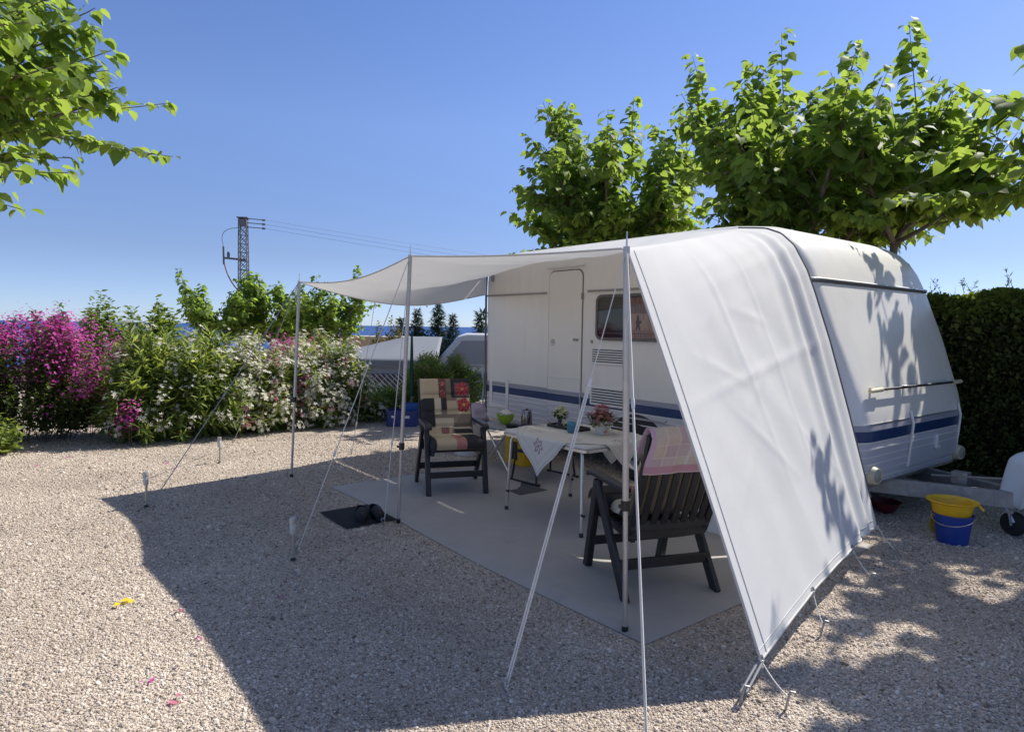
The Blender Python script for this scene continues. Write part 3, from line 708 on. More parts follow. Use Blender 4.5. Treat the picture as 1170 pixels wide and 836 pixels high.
rope(CT, R2, 'white guy rope from the rear pole down to the foot of the oleander bush', .004, m_=M_strap, slider=.35)
rope(AT, R3, 'guy rope from the middle pole to the peg beside the nearest garden stake', .0038, slider=.3)
rope(AT, R4, 'guy rope falling steeply from the middle pole to beside the black doormat', .0034, slider=.3)
rope(BT, R5, 'doubled guy rope slanting from the front pole to the shaded gravel', .0042, double=True, slider=.66)
rope(BT, R6, 'bright white guy rope hanging close beside the front pole towards the viewer', .0058, slider=.62)
rope(canopy_point(0, .34), R7, 'thin rope from the rear hem of the canopy down to sunlit gravel', .0032, slider=.2)
for P_, l_, s_ in ((R1, (-.02, -.02, 0), 'tent peg at the foot of the grey webbing rope, by the leftmost garden stake'),
                   (R2, (-.02, .02, 0), 'tent peg in sunlit gravel in front of the oleander bush'),
                   (R3, (-.02, -.02, 0), 'tent peg beside the nearest garden stake in shaded gravel'),
                   (R4, (-.02, -.02, 0), 'tent peg at the edge of the black doormat'),
                   (R5, (-.02, -.02, 0), 'tent peg at the foot of the doubled rope in shaded gravel'),
                   (R6, (-.01, -.03, 0), 'tent peg at the foot of the bright white rope nearest the viewer'),
                   (R7, (-.02, .02, 0), 'tent peg in sunlit gravel behind the rear pole')):
    peg((P_[0], P_[1], 0), l_, s_, .05)
# pegs and ties along the foot of the front side
PE = [(.965, 2.636, 'left of the two pegs under the nearest corner of the white canvas'), (1.137, 2.597, 'right of the two pegs under the nearest corner of the white canvas'),
      (1.59, 3.258, 'peg at the middle tie of the canvas foot, on dappled gravel'), (2.196, 3.925, 'peg at the third tie along the canvas foot'), (2.637, 4.429, 'peg at the far end of the canvas foot, near the buckets')]
for i, (x, y, s_) in enumerate(PE):
    peg((x, y, 0), (.012, -.008, 0), s_, .075)
EY = [canopy_point(1, 0), canopy_point(1, 0), canopy_point(1, .33), canopy_point(1, .68), canopy_point(1, 1.0)]
TL = ['grey strap tie from the nearest canvas corner to the left peg', 'thin cord tie from the nearest canvas corner to the right peg', 'short cord tie at the middle of the canvas foot', 'short cord tie at the third eyelet of the canvas foot', 'short cord tie at the far end of the canvas foot']
for i, (x, y, _) in enumerate(PE):
    t = thing('tie_cord', TL[i], 'tie cord', (x, y, 0), 0, 'ties at the foot of the canvas')
    a = Vector(EY[i]) - Vector((x, y, 0)); b = Vector((.012, -.008, .06))
    m = MB()
    if i == 0: m.tube([a + Vector((.01, 0, 0)), b + Vector((.012, 0, 0))], .005, 6); m.tube([a - Vector((.01, 0, 0)), b - Vector((.012, 0, 0))], .005, 6)
    else: m.tube([a.lerp(b, s) + Vector((0, 0, -.012 * math.sin(PI * s))) for s in np.linspace(0, 1, 8)], .0032, 6)
    m.build('cord', M_strap if i == 0 else M_rope, t)

# ------------------------------------------------------------------ sheets and mats on the ground
def sheet(name, label, cat, q0, q1, p0, p1, z, matl, wob=.0, thick=.006, rot=0.0, r=.02):
    cq, cp = (q0 + q1) / 2, (p0 + p1) / 2
    t = MB()
    nu, nv = max(12, int((q1 - q0) / .06)), max(10, int((p1 - p0) / .06))
    def fn(u, v):
        x = (u - .5) * (q1 - q0); y = (v - .5) * (p1 - p0)
        ed = min(u, 1 - u, v, 1 - v)
        ex = wob * math.sin(7.3 * u + 3 * v) * (1 if min(v, 1 - v) < .02 else 0)
        zz = thick + wob * .5 * (math.sin(9 * u + 5 * v) * math.sin(7 * v + 2.2 * u) + .6 * math.sin(23 * u + 3 * math.sin(9 * v))) * .5 + wob * .4
        if ed <= 0: zz = .0
        return (x, y + ex, zz)
    t.grid(fn, nu, nv)
    o = t.build(name, matl, smooth=30); o.location = W(cq, cp, z); o.rotation_euler = (0, 0, ANG + rot)
    return tag(o, label, cat)
sheet('awning_carpet', 'large plain grey groundsheet under the chairs and table', 'groundsheet', -5.93, -2.06, 2.445, 4.98, .004, M_mat, wob=.02, thick=.005)
sheet('doormat', 'small black doormat carrying the clogs, at the edge of the grey groundsheet', 'doormat', -5.15, -4.61, 2.03, 2.46, .010, M_doormat, wob=.002, thick=.012)
sheet('floor_mat', 'dark grey ribbed mat on the groundsheet under the white table', 'floor mat', -5.05, -4.58, 3.68, 4.08, .011, M_greymat, wob=.001, thick=.008)
def clog(loc, rot, label):
    t = thing('clog', label, 'shoe', loc, rot, 'black clogs on the doormat')
    m = MB()
    def sole(u, v):
        a = 2 * PI * u; L = .138; y = math.sin(a) * L; wv = .046 + .008 * math.sin(a) if math.sin(a) > 0 else .040
        x = math.cos(a) * wv + .006 * math.sin(a); return (x * (1 - .04 * v), y * (1 - .02 * v), .028 * v)
    m.grid(sole, 32, 3, True); k = len(m.v); m.f.append(tuple(range(k - 32, k))); m.m.append(0); m.build('sole', M_clog, t)
    m = MB()
    def upper(u, v):  # toe vault, open behind
        a = PI * u; y = -.005 + .138 * v; wv = .046 * math.sqrt(max(0, 1 - (max(0, v - .25) / .75) ** 2.8)); h = .058 * (1 - .66 * v ** 1.7)
        return (math.cos(a) * wv + .004 * v, y, .024 + math.sin(a) * h * (1 if v < .98 else .2))
    m.grid(upper, 18, 12); m.build('upper', M_clog, t, solid=.006)
    m = MB()
    def heel(u, v):
        a = PI + PI * u; return (math.cos(a) * .043, -.03 + math.sin(a) * .098, .024 + v * (.034 + .012 * math.sin(PI * u)))
    m.grid(heel, 20, 5); m.build('heel_rim', M_clog, t, solid=.006)
    m = MB(); m.grid(lambda u, v: ((u - .5) * .07, -.115 + v * .15, .0295), 4, 4); m.build('lining', M_clogin, t)
clog((-1.175, 5.125, .024), math.radians(-162), 'black rubber clog on the doormat, the nearer of the pair')
clog((-1.068, 5.175, .024), math.radians(-152), 'black rubber clog on the doormat, the one nearer the groundsheet')

# ------------------------------------------------------------------ garden armchairs
def make_chair(label, loc, rot):
    t = thing('garden_armchair', label, 'armchair', loc, rot, 'dark resin garden armchairs')
    hw = .265
    for s in (-1, 1):
        m = MB(); m.beam((s * hw, .30, 0), (s * (hw + .002), .155, .60), .045, .06, up=(0, 1, 0)); m.build('front_leg', M_resin, t, bev=.008)
        m = MB(); m.beam((s * (hw + .030), -.30, 0), (s * (hw + .034), .10, .60), .030, .075, up=(0, 1, 0)); m.build('rear_leg', M_resin, t, bev=.008)
        m = MB()
        pts = [(.285, .628, .030), (.27, .645, .034), (.18, .65, .036), (.0, .645, .034), (-.15, .642, .03), (-.235, .64, .026)]
        P = [(s * hw + w * .95, y, z) for y, z, w in pts]; Q_ = [(s * hw - w * .95, y, z) for y, z, w in pts]
        n = len(P); V = P + Q_ + [(a, b, c - .03) for a, b, c in P] + [(a, b, c - .03) for a, b, c in Q_]
        F = []
        for i in range(n - 1): F += [(i, i + 1, n + i + 1, n + i), (2 * n + i, 3 * n + i, 3 * n + i + 1, 2 * n + i + 1), (i, 2 * n + i, 2 * n + i + 1, i + 1), (n + i, n + i + 1, 3 * n + i + 1, 3 * n + i)]
        F += [(0, n, 3 * n, 2 * n), (n - 1, 3 * n - 1, 4 * n - 1, 2 * n - 1)]
        m.add(V, F); m.build('armrest', M_resin, t, bev=.008, seg=3)
    m = MB(); m.beam((-hw, .255, .185), (hw, .255, .185), .03, .055); m.build('front_stretcher', M_resin, t, bev=.006)
    m = MB(); m.beam((-hw - .02, -.20, .185), (hw + .02, -.20, .185), .03, .06); m.build('rear_stretcher', M_resin, t, bev=.006)
    # seat of cross slats
    m = MB()
    for i in range(7):
        y = .25 - i * .072; m.box((0, y, .405 - .006 * i), (.46, .055, .02))
    for s in (-1, 1): m.beam((s * .225, .28, .385), (s * .225, -.24, .345), .03, .045)
    m.build('seat', M_resin, t, bev=.006)
    # backrest: frame with seven upright slats, bowed
    def bp(x, s):   # s 0..1 up the back
        z = .36 + s * .615; y = -.215 - s * .235 - .035 * math.sin(PI * s) * .5; y -= .035 * (1 - (x / .25) ** 2); return Vector((x, y, z))
    m = MB()
    for x in (-.245, .245): 
        m.ribbon([bp(x, a / 8) for a in range(9)], .042, .03, up=(0, 1, 0))
    for i in range(7):
        x = -.186 + i * .062
        m.ribbon([bp(x, .10 + .86 * a / 8) for a in range(9)], .040, .014, up=(0, 1, 0))
    for s, h in ((.03, .07), (.115, .06), (.76, .035), (.975, .06)):
        xs = np.linspace(-.255, .255, 9)
        m.ribbon([bp(x, s) for x in xs], .022, h)
    m.build('backrest', M_resin, t, bev=.004)
    return t
CREAM = (.52, .42, .27); CHAR = (.045, .043, .045); TAUPE = (.24, .19, .14); REDD = (.36, .06, .075); PINK = (.45, .20, .17); PALE = (.58, .50, .36)
def patch(u, v):
    """patchwork: v 0 top of the back .. 1 front of the seat"""
    def hib(cu_, cv_, r):
        a = math.atan2((v - cv_) * 2.35, u - cu_); d = math.hypot(u - cu_, (v - cv_) * 2.35)
        if d < r * .22: return (.62, .30, .12)
        if d < r * (.90 + .10 * math.cos(5 * a + .6)):
            return (.30, .03, .045) if (math.cos(5 * a + .6) < -.75 or d < r * .35) else (REDD if math.cos(10 * a) > -.2 else (.55, .12, .12))
        return None
    def ros(cu_, cv_, r):
        d = math.hypot(u - cu_, (v - cv_) * 2.35)
        if d < r: return (REDD, (.55, .28, .24), (.12, .03, .04))[int(d / r * 6) % 3]
        return None
    if v < .60:
        w = v / .60
        if w < .33:
            if u < .36: return CREAM
            if u < .50: return ros(.43, .06, .065) or ros(.43, .15, .065) or (.16, .07, .06)
            if u < .60: return TAUPE
            h = hib(.83, .115, .15)
            if h: return h
            return (.18, .12, .10) if (u > .68 and w > .10 and w < .31) else CHAR
        if w < .56:
            if u < .25: return CHAR
            if u < .38: return PALE
            if u < .50: return CHAR if w < .50 else TAUPE
            return hib(.84, .26, .15) or (CREAM if w > .37 or u > .7 else TAUPE)
        if w < .78:
            if u < .25: return CHAR if w < .74 else TAUPE
            if u < .62: return PALE if w > .62 else TAUPE
            return TAUPE
        if u < .36: return CREAM
        if u < .50: return ros(.43, .53, .06) or (.22, .13, .10)
        return TAUPE if u < .60 else (CHAR if w > .84 else PALE)
    if u < .10: return CHAR
    if v < .70: return PALE
    if u < .45: return CREAM
    if u < .64: return ros(.545, .88, .07) or PINK
    return CHAR
def make_cushion(label, loc, rot):
    t = thing('seat_cushion', label, 'cushion', loc, rot, 'patchwork chair cushions')
    prof = [(-.460, 1.01), (-.450, .965), (-.40, .86), (-.345, .75), (-.285, .60), (-.225, .50), (-.16, .455), (-.05, .445), (.10, .455), (.24, .462), (.31, .455), (.335, .43)]
    prof = [(y + .012, z) for y, z in prof]
    def base(v): return poly(prof, v)
    m = MB(); NU, NV_ = 70, 150
    def top(u, v):
        y, z = base(v); y2, z2 = base(min(1, v + .01)); y1, z1 = base(max(0, v - .01))
        ty, tz = y2 - y1, z2 - z1; L = math.hypot(ty, tz); ny, nz = -tz / L, ty / L
        if ny * .6 + nz * .8 < 0: ny, nz = -ny, -nz
        e = min(u, 1 - u) / .10; e2 = min(v, 1 - v) / .035
        th = .058 * math.sqrt(max(0, 1 - (1 - min(1, e)) ** 2)) * math.sqrt(max(0, 1 - (1 - min(1, e2)) ** 2))
        q = 1.0
        for c_ in (.16, .31, .45, .60, .80): q -= .45 * math.exp(-((v - c_) / .012) ** 2)
        th *= max(.25, q)
        x = (u - .5) * .50
        return (x, y + ny * (th + .004), z + nz * (th + .004))
    m.grid(top, NU, NV_); cols = [patch(1 - (i % NU) / (NU - 1), (i // NU) / (NV_ - 1)) for i in range(NU * NV_)]
    m.build('pad', M_cloth, t, smooth=180, colors=cols)
    m = MB(); m.grid(lambda u, v: ((u - .5) * .50, base(v)[0], base(v)[1]), 6, 60); m.build('backing', M_cloth, t, smooth=180, colors=[(.50, .42, .29)] * 360)
    return t
C1 = (-.563, 6.205, .008); r1 = math.atan2(-.277, -.96)
C2 = (.850, 3.975, .008); r2 = math.atan2(.298, .954)
make_chair('dark grey resin armchair facing the viewer, its patchwork cushion showing, beside the middle pole', C1, r1)
make_cushion('patchwork cushion with red hibiscus flowers facing the viewer on the far armchair', C1, r1)
make_chair('dark slatted resin armchair seen from behind, nearest the viewer with a towel on its back', C2, r2)
make_cushion('cushion on the near armchair, seen mostly as cream strips between the back slats', C2, r2)
# towel hung over the back of the near chair
def towel():
    t = MB(); NU, NV_ = 60, 70
    def fn(u, v):
        x = .165 - .46 * u - .05 * v * (1 - u); s = v * .82
        # over the top edge at s=.22
        if s < .22: z = .985 - (.22 - s) * .55; y = -.405 + (.22 - s) * .2
        else:
            d = (s - .22); z = .99 - d * .36; y = -.515 + d * .05
        if .14 < s < .30:
            k = (s - .14) / .16; y = -.41 - .105 * k; z = .965 + .055 * math.sin(PI * k)
        y -= .012 * math.sin(u * 8 + s * 2) + .004 * math.sin(u * 23)
        return (x + .015 * math.sin(s * 6), y, z - .035 * math.sin(u * 2.6) * 0)
    t.grid(fn, NU, NV_); cols = []
    for i in range(NU * NV_):
        u = (i % NU) / (NU - 1); v = (i // NU) / (NV_ - 1)
        if v > .85: c = (.56, .31, .37) if v < .975 else (.64, .52, .53)
        elif u < .06 or u > .94: c = (.60, .42, .50)
        else:
            a = int(u * 5.2) ; b = int(v * 4.4)
            c = [(.58, .47, .46), (.60, .51, .45), (.56, .42, .44), (.61, .54, .48), (.62, .50, .42)][(a * 2 + b * 3) % 5]
            if (u * 5.2) % 1 < .14 or (v * 4.4) % 1 < .1: c = (.68, .61, .59)
        cols.append(c)
    o = t.build('towel', M_towel, smooth=180, colors=cols, solid=.006); o.location = C2; o.rotation_euler = (0, 0, r2)
    tag(o, 'pink and cream checked towel hung over the back of the near armchair', 'towel')
towel()

# ------------------------------------------------------------------ table and what stands on it
TQ, TP = -3.87, 3.70
tb = thing('camping_table', 'white folding camping table under the embroidered cloth, between the two armchairs', 'table', W(TQ, TP, .008), ANG)
m = MB(); m.prism(rrect(-.50, .50, -.385, .385, .05, 5), .660, .682, 'z'); m.build('tabletop', M_table, tb, bev=.004)
m = MB(); m.ring(rrect(-.503, .503, -.388, .388, .053, 5), rrect(-.47, .47, -.355, .355, .03, 5), .635, .658, 'z'); m.build('rim', M_alu, tb)
for sx in (-1, 1):
    for sy in (-1, 1):
        m = MB(); a = (sx * .40, sy * .33, .645); k = (sx * .425, sy * .345, .60); b = (sx * .452, sy * .367, .0)
        m.tube([a, k, b], .0125, 10); lg = m.build('leg', M_alu, tb)
        m = MB(); m.lathe([(0, 0), (.017, 0), (.017, .035), (.013, .04)], b, 10); m.tube([(b[0], b[1], .17), (b[0] + .03, b[1], .17)], .011, 8); m.build('knob', M_blk, lg)
m = MB()
for sx in (-1, 1): m.tube([(sx * .40, -.33, .63), (sx * .40, .33, .63)], .011, 8)
m.build('leg_rail', M_alu, tb)
# tablecloth: a square laid cornerwise, its corners hanging over the table edges
def tablecloth():
    NU = 121; half = .50; V = []; cols = []
    ang = math.radians(45)
    for j in range(NU):
        for i in range(NU):
            a = (i / (NU - 1) * 2 - 1) * half; b = (j / (NU - 1) * 2 - 1) * half
            x = a * math.cos(ang) - b * math.sin(ang); y = a * math.sin(ang) + b * math.cos(ang)
            z = .687; hx, hy = .508, .393
            ox = max(0, abs(x) - hx); oy = max(0, abs(y) - hy)
            if oy > 0:
                s = 1 if y > 0 else -1; r = min(oy, .02); y2 = hy + r * .7 + .04 * oy + .012 * math.sin(x * 22) * min(1, oy * 6)
                y = s * y2; z -= max(0, oy - .006)
            if ox > 0:
                s = 1 if x > 0 else -1; r = min(ox, .02); x2 = hx + r * .7 + .04 * ox + .012 * math.sin(y * 24) * min(1, ox * 6)
                x = s * x2; z -= max(0, ox - .006)
            z += .0012 * math.sin(x * 31 + y * 17)
            V.append((x, y, z))
            u, w = abs(a) / half, abs(b) / half; c = (.72, .69, .62)
            e = max(u, w)
            if .955 < e < .975: c = (.54, .53, .50)
            if .86 < e < .875: c = (.60, .59, .56)
            # embroidered sprays towards the corners
            du, dw = u - .66, w - .66; d = math.hypot(du, dw); an = math.atan2(dw, du)
            if d < .13 and (abs(d - .085 - .025 * math.cos(6 * an)) < .018 or d < .028): c = (.33, .29, .27) if math.sin(an * 7) > -.3 else (.40, .28, .28)
            if min(u, w) < .10 and .55 < e < .80 and (int(e * 40) + int(min(u, w) * 60)) % 3 == 0: c = (.45, .43, .40)
            cols.append(c)
    mb_ = MB(); mb_.add(V, [(j * NU + i, j * NU + i + 1, (j + 1) * NU + i + 1, (j + 1) * NU + i) for j in range(NU - 1) for i in range(NU - 1)])
    o = mb_.build('tablecloth', M_tcloth, smooth=180, colors=cols); o.location = W(TQ, TP, .008); o.rotation_euler = (0, 0, ANG)
    tag(o, 'white embroidered cloth lying cornerwise on the camping table', 'tablecloth')
tablecloth()
ZT = .698
def at_qp(o, q, p, z): o.location = W(q, p, z); o.rotation_euler = (0, 0, ANG); return o
m = MB(); m.ring(rrect(-.20, .20, -.085, .085, .03), rrect(-.188, .188, -.073, .073, .02), 0, .022, 'z'); m.prism(rrect(-.19, .19, -.075, .075, .02), .001, .006, 'z')
tag(at_qp(m.build('serving_tray', M_tray, bev=.002), -4.08, 3.80, ZT), 'flat black serving tray on the white tablecloth', 'tray')
m = MB(); m.lathe([(0, 0), (.032, 0), (.034, .012), (.020, .03), (.016, .05), (.030, .085), (.034, .092), (.031, .092), (.014, .055), (0, .05)], n=24)
tag(at_qp(m.build('flower_vase', M_vase), -4.165, 3.78, ZT + .0065), 'small dark flared vase standing on the black tray', 'vase')
def posy(name, label, cat, loc, n, spread, h0, h1, petal, leafm, size, parent_pot=None):
    t = parent_pot or thing(name, label, cat, loc, 0)
    P = np.c_[rng.normal(0, spread, n), rng.normal(0, spread, n), rng.uniform(h0, h1, n)]
    P[:, 2] -= (P[:, 0] ** 2 + P[:, 1] ** 2) / max(spread, .01) * .35
    D = norm(P - np.array([0, 0, h0 - .10])); D = norm(D + rng.normal(0, .2, (n, 3)))
    X, Y, Z_ = frames(rng.normal(0, 1, (n, 3)), D); Zn = D; Xn = norm(np.cross(np.cross(D, X), D)); Yn = np.cross(Zn, Xn)
    scatter_mesh('blossom', *T_FLOWER, P, Xn, Yn, Zn, rng.uniform(.8, 1.2, n) * size, petal, t)
    k = n * 2; P2 = np.c_[rng.normal(0, spread * 1.05, k), rng.normal(0, spread * 1.05, k), rng.uniform(h0 * .45, h0 * 1.0, k)]
    D2 = norm(np.c_[P2[:, :2] * 10, np.full(k, .25)] + rng.normal(0, .4, (k, 3)))
    X, Y, Z_ = frames(D2, np.tile([0, 0, 1.], (k, 1)))
    scatter_mesh('foliage', *T_OVATE, P2, X, Y, Z_, rng.uniform(.03, .05, k) * (1 if not parent_pot else 1.1), leafm, t)
    m = MB()
    for i in range(0, n, 3): m.tube([(0, 0, h0 * .1), tuple(P[i] * np.array([.5, .5, .5])), tuple(P[i])], .0018, 4)
    m.build('stem', M_stem, t); return t
posy('cut_flowers', 'small bunch of pale yellow flowers in the dark vase', 'flowers', W(-4.165, 3.78, ZT + .04), 34, .030, .085, .150, PETALYEL, LEAF_POT, .030)
m, nt_, out_ = new_mat('blue_glass'); b_ = N(nt_, 'ShaderNodeBsdfPrincipled', Roughness=.05); b_.inputs['Base Color'].default_value = (.25, .55, .70, 1); b_.inputs['Transmission Weight'].default_value = .75; b_.inputs['IOR'].default_value = 1.2
nt_.links.new(b_.outputs[0], out_.inputs[0]); M_bglass = m
m = MB(); m.lathe([(0, 0), (.032, 0), (.036, .008), (.038, .085), (.035, .085), (.033, .012), (0, .010)], n=28)
tag(at_qp(m.build('drinking_glass', M_bglass), -3.90, 3.67, ZT), 'pale blue drinking glass on the tablecloth in front of the tray', 'glass')
fp = thing('potted_plant', 'pink flowering plant in a white pot on the embroidered tablecloth', 'potted plant', W(-3.71, 3.83, ZT), 0)
m = MB(); m.lathe([(0, 0), (.048, 0), (.052, .006), (.066, .10), (.068, .108), (.062, .108), (.058, .09), (0, .088)], n=30); m.build('pot', M_pot, fp)
m = MB(); m.lathe([(0, .09), (.058, .089)], n=18); m.build('soil', M_soil, fp)
posy('x', '', '', None, 130, .052, .155, .245, PETALPOT, LEAF_POT, .022, parent_pot=fp)

# ------------------------------------------------------------------ low side table by the caravan and what is round it
st = thing('side_table', 'low grey folding side table with crossed legs against the caravan', 'side table', W(-5.62, 4.43, .006), ANG)
m = MB(); m.prism(rrect(-.40, .36, -.26, .26, .03), .445, .463, 'z'); m.build('tabletop', M_trimgrey, st, bev=.004)
for y in (-.225, .225):
    for s in (-1, 1):
        m = MB(); m.tube([(s * .22 - .03, y + s * .012, .0), (-s * .22 - .03, y + s * .012, .445)], .0105, 8); m.build('leg', M_alu, st)
def bowl(name, mt, label, cat, loc, r, h, th=.004, n=30):
    m = MB(); m.lathe([(0, 0), (r * .45, 0), (r * .5, .006), (r * .8, h * .45), (r, h), (r + .006, h), (r - th, h - .003), (r * .78, h * .5), (r * .45, .010), (0, .008)], n=n)
    o = m.build(name, mt); o.location = loc; return tag(o, label, cat)
bowl('mixing_bowl', M_green, 'lime green bowl on the low side table beside the kettle', 'bowl', W(-5.80, 4.44, .470), .105, .105)
m = MB()
def blob(c, r, seed, sq=(1, 1, .8), nu=20, nv=12, am=.18):
    ph = np.random.default_rng(seed).random(6) * 6
    def fn(u, v):
        a = 2 * PI * u; b = PI * (v - .5); k = 1 + am * math.sin(3 * a + ph[0] + 2 * b) + am * .7 * math.sin(5 * b + ph[1] + a) + am * .5 * math.sin(7 * a + ph[2])
        return (c[0] + math.cos(a) * math.cos(b) * r * k * sq[0], c[1] + math.sin(a) * math.cos(b) * r * k * sq[1], c[2] + math.sin(b) * r * k * sq[2])
    return fn
m.grid(blob((0, 0, .09), .06, 3), 24, 14, True); o = m.build('dish_cloth', M_whitecl, smooth=60); o.location = W(-5.80, 4.44, .485); tag(o, 'crumpled white cloth heaped in the lime green bowl', 'cloth')
kt = thing('kettle', 'dark steel kettle on the low side table beside the green bowl', 'kettle', W(-5.62, 4.60, .470), ANG)
m = MB(); m.lathe([(0, 0), (.060, 0), (.064, .01), (.060, .10), (.054, .155), (.050, .16), (0, .162)], n=28); m.build('body', M_steel, kt)
m = MB(); m.lathe([(0, .175), (.012, .175), (.014, .163), (.046, .162), (.050, .158)], n=20); m.build('lid', M_blk, kt)
m = MB(); m.tube([(.05, -.02, .14), (.085, -.035, .145), (.10, -.04, .09), (.066, -.025, .02)], .010, 8); m.build('handle', M_blk, kt)
m = MB(); m.tube([(-.05, .02, .10), (-.085, .035, .14)], [.016, .010], 8); m.build('spout', M_steel, kt)
pn = thing('frying_pan', 'small black pan lying on the low side table in front of the kettle', 'pan', W(-5.53, 4.33, .470), ANG)
m = MB(); m.lathe([(0, 0), (.06, 0), (.075, .03), (.077, .03), (.062, .003), (0, .004)], n=26); m.build('dish', M_blk, pn)
m = MB(); m.tube([(.07, 0, .026), (.17, .01, .045)], .009, 8); m.build('handle', M_blk, pn)
yb = thing('storage_box', 'bright yellow storage box standing under the low side table', 'storage box', W(-5.72, 4.62, .006), ANG)
m = MB(); m.box((0, 0, .165), (.34, .24, .33)); m.build('box', M_yellow, yb, bev=.015)
m = MB(); m.box((0, 0, .338), (.36, .26, .025)); m.build('lid', M_yellow, yb, bev=.008)
m = MB(); m.box((.02, -.121, .17), (.10, .004, .20)); m.build('label_patch', M_blk, yb)
fsn = thing('footstool', 'low black folding footstool on the groundsheet behind the table legs', 'footstool', W(-5.0, 4.33, .006), ANG + .12)
for y in (-.29, .29):
    m = MB(); m.tube([(-.20, y, .02), (.20, y, .02)], .012, 8); m.tube([(-.17, y, .02), (-.14, y * .9, .30)], .011, 8); m.tube([(.17, y, .02), (.14, y * .9, .30)], .011, 8); m.build('side_frame', M_darkmetal, fsn)
    m = MB()
    for x in (-.20, .20): m.lathe([(0, -.012), (.017, -.012), (.017, .02), (0, .022)], (x, y, .012), 10)
    m.build('foot_cap', M_blk, fsn)
m = MB(); m.grid(lambda u, v: ((u - .5) * .36, (v - .5) * .54, .305 - .03 * math.sin(PI * u) * math.sin(PI * v)), 12, 14); m.build('sling_seat', M_doormat, fsn, solid=.01)
# bits left of the side table
lb = thing('laundry_basket', 'white basket heaped with lilac and red washing beside the far armchair', 'laundry basket', W(-6.55, 4.45, .004), ANG)
m = MB(); m.lathe([(0, .0), (.16, 0), (.165, .01), (.21, .40), (.215, .41), (.205, .41), (.155, .02), (0, .015)], n=28); m.build('basket', M_whitecl, lb)
o = MB(); o.grid(blob((.02, -.01, .46), .19, 11, (1.05, 1, .75)), 30, 18, True); hp = o.build('washing_heap', M_lilac, smooth=60); hp.location = W(-6.55, 4.45, .004); tag(hp, 'heap of crumpled lilac washing in the white basket', 'laundry')
o = MB(); o.grid(blob((0, 0, 0), .09, 15, (1.2, .8, .9)), 24, 14, True); hp = o.build('red_cloth', M_redcl, smooth=60); hp.location = W(-6.68, 4.30, .64); tag(hp, 'crumpled red cloth on top of the lilac washing', 'cloth')
cr = thing('storage_crate', 'dark blue plastic crate on the gravel behind the middle pole', 'crate', (-1.68, 10.15, 0), math.radians(-4))
m = MB(); m.ring(rrect(-.23, .23, -.16, .16, .03), rrect(-.215, .215, -.145, .145, .02), 0, .24, 'z'); m.prism(rrect(-.22, .22, -.15, .15, .02), .004, .012, 'z'); m.build('crate_body', M_bluedk, cr)
m = MB(); m.ring(rrect(-.242, .242, -.172, .172, .035), rrect(-.228, .228, -.158, .158, .025), .215, .243, 'z'); m.build('rim', M_bluedk, cr)
m = MB(); m.box((.10, -.163, .15), (.07, .006, .04)); m.box((-.12, -.163, .15), (.05, .006, .035)); m.build('sticker', M_white, cr)
ct = thing('storage_tub', 'bright blue tub standing inside the dark blue crate', 'tub', (-1.58, 10.17, .013), 0)
m = MB(); m.lathe([(0, 0), (.10, 0), (.13, .30), (.138, .31), (.138, .325), (.125, .325), (.095, .01), (0, .008)], n=26); m.build('tub', M_blueltd, ct)
sb = thing('plastic_step', 'white plastic step standing by the caravan behind the near armchair', 'step stool', W(-2.90, 4.35, .006), ANG)
m = MB(); m.box((0, 0, .19), (.40, .28, .03)); m.build('tread', M_white, sb, bev=.012)
m = MB()
m.box((0, -.11, .09), (.34, .02, .17)); m.build('front_panel', M_white, sb, bev=.006)
for sx in (-1, 1):
    for sy in (-1, 1): m = MB(); m.beam((sx * .18, sy * .12, 0), (sx * .165, sy * .105, .18), .035, .035); m.build('leg', M_white, sb, bev=.006)

# ------------------------------------------------------------------ buckets by the drawbar, hitch cover
bq, bp_ = -1.765, 5.56
bk = thing('blue_bucket', 'blue plastic bucket on the gravel by the drawbar with a yellow basin in it', 'bucket', W(bq, bp_, 0), ANG)
m = MB(); m.lathe([(0, 0), (.098, 0), (.102, .006), (.125, .20), (.134, .205), (.134, .216), (.122, .216), (.096, .01), (0, .008)], n=36); m.build('pail', M_bluepl, bk)
m = MB(); m.tube([(.135 * math.cos(a), -.135 * math.sin(a) * .96 - .0, .195 - .05 * math.sin(a)) for a in np.linspace(0, PI, 20)], .004, 6); m.build('bail', M_alu, bk)
bs = thing('yellow_basin', 'yellow plastic basin sitting in the top of the blue bucket', 'basin', W(bq - .01, bp_, .165), ANG + .2)
m = MB(); m.lathe([(0, 0), (.10, 0), (.112, .01), (.140, .13), (.168, .142), (.170, .15), (.164, .152), (.136, .138), (.105, .012), (0, .009)], n=36); m.build('bowl', M_yellow, bs)
m = MB(); m.tube([(.165, -.03, .14), (.19, -.02, .11), (.19, .02, .10), (.165, .03, .13)], .007, 6); m.build('handle', M_yellow, bs)
o = MB(); o.grid(lambda u, v: (-.138 - .012 * math.sin(v * 5) + .02 * v * (u - .5), -.06 + .08 * u + .012 * math.sin(v * 7), .20 - .17 * v + .008 * math.sin(u * 14)), 12, 16); rg = o.build('cleaning_rag', M_yrag, smooth=180, solid=.005); rg.location = W(bq, bp_, 0); rg.rotation_euler = (0, 0, ANG - .5); tag(rg, 'dull yellow rag hanging from the rim of the blue bucket', 'rag')
bowl('red_bowl', M_red, 'dark red bowl under the front of the caravan, behind the buckets', 'bowl', W(-2.42, 6.0, 0), .12, .10)
hc = MB()
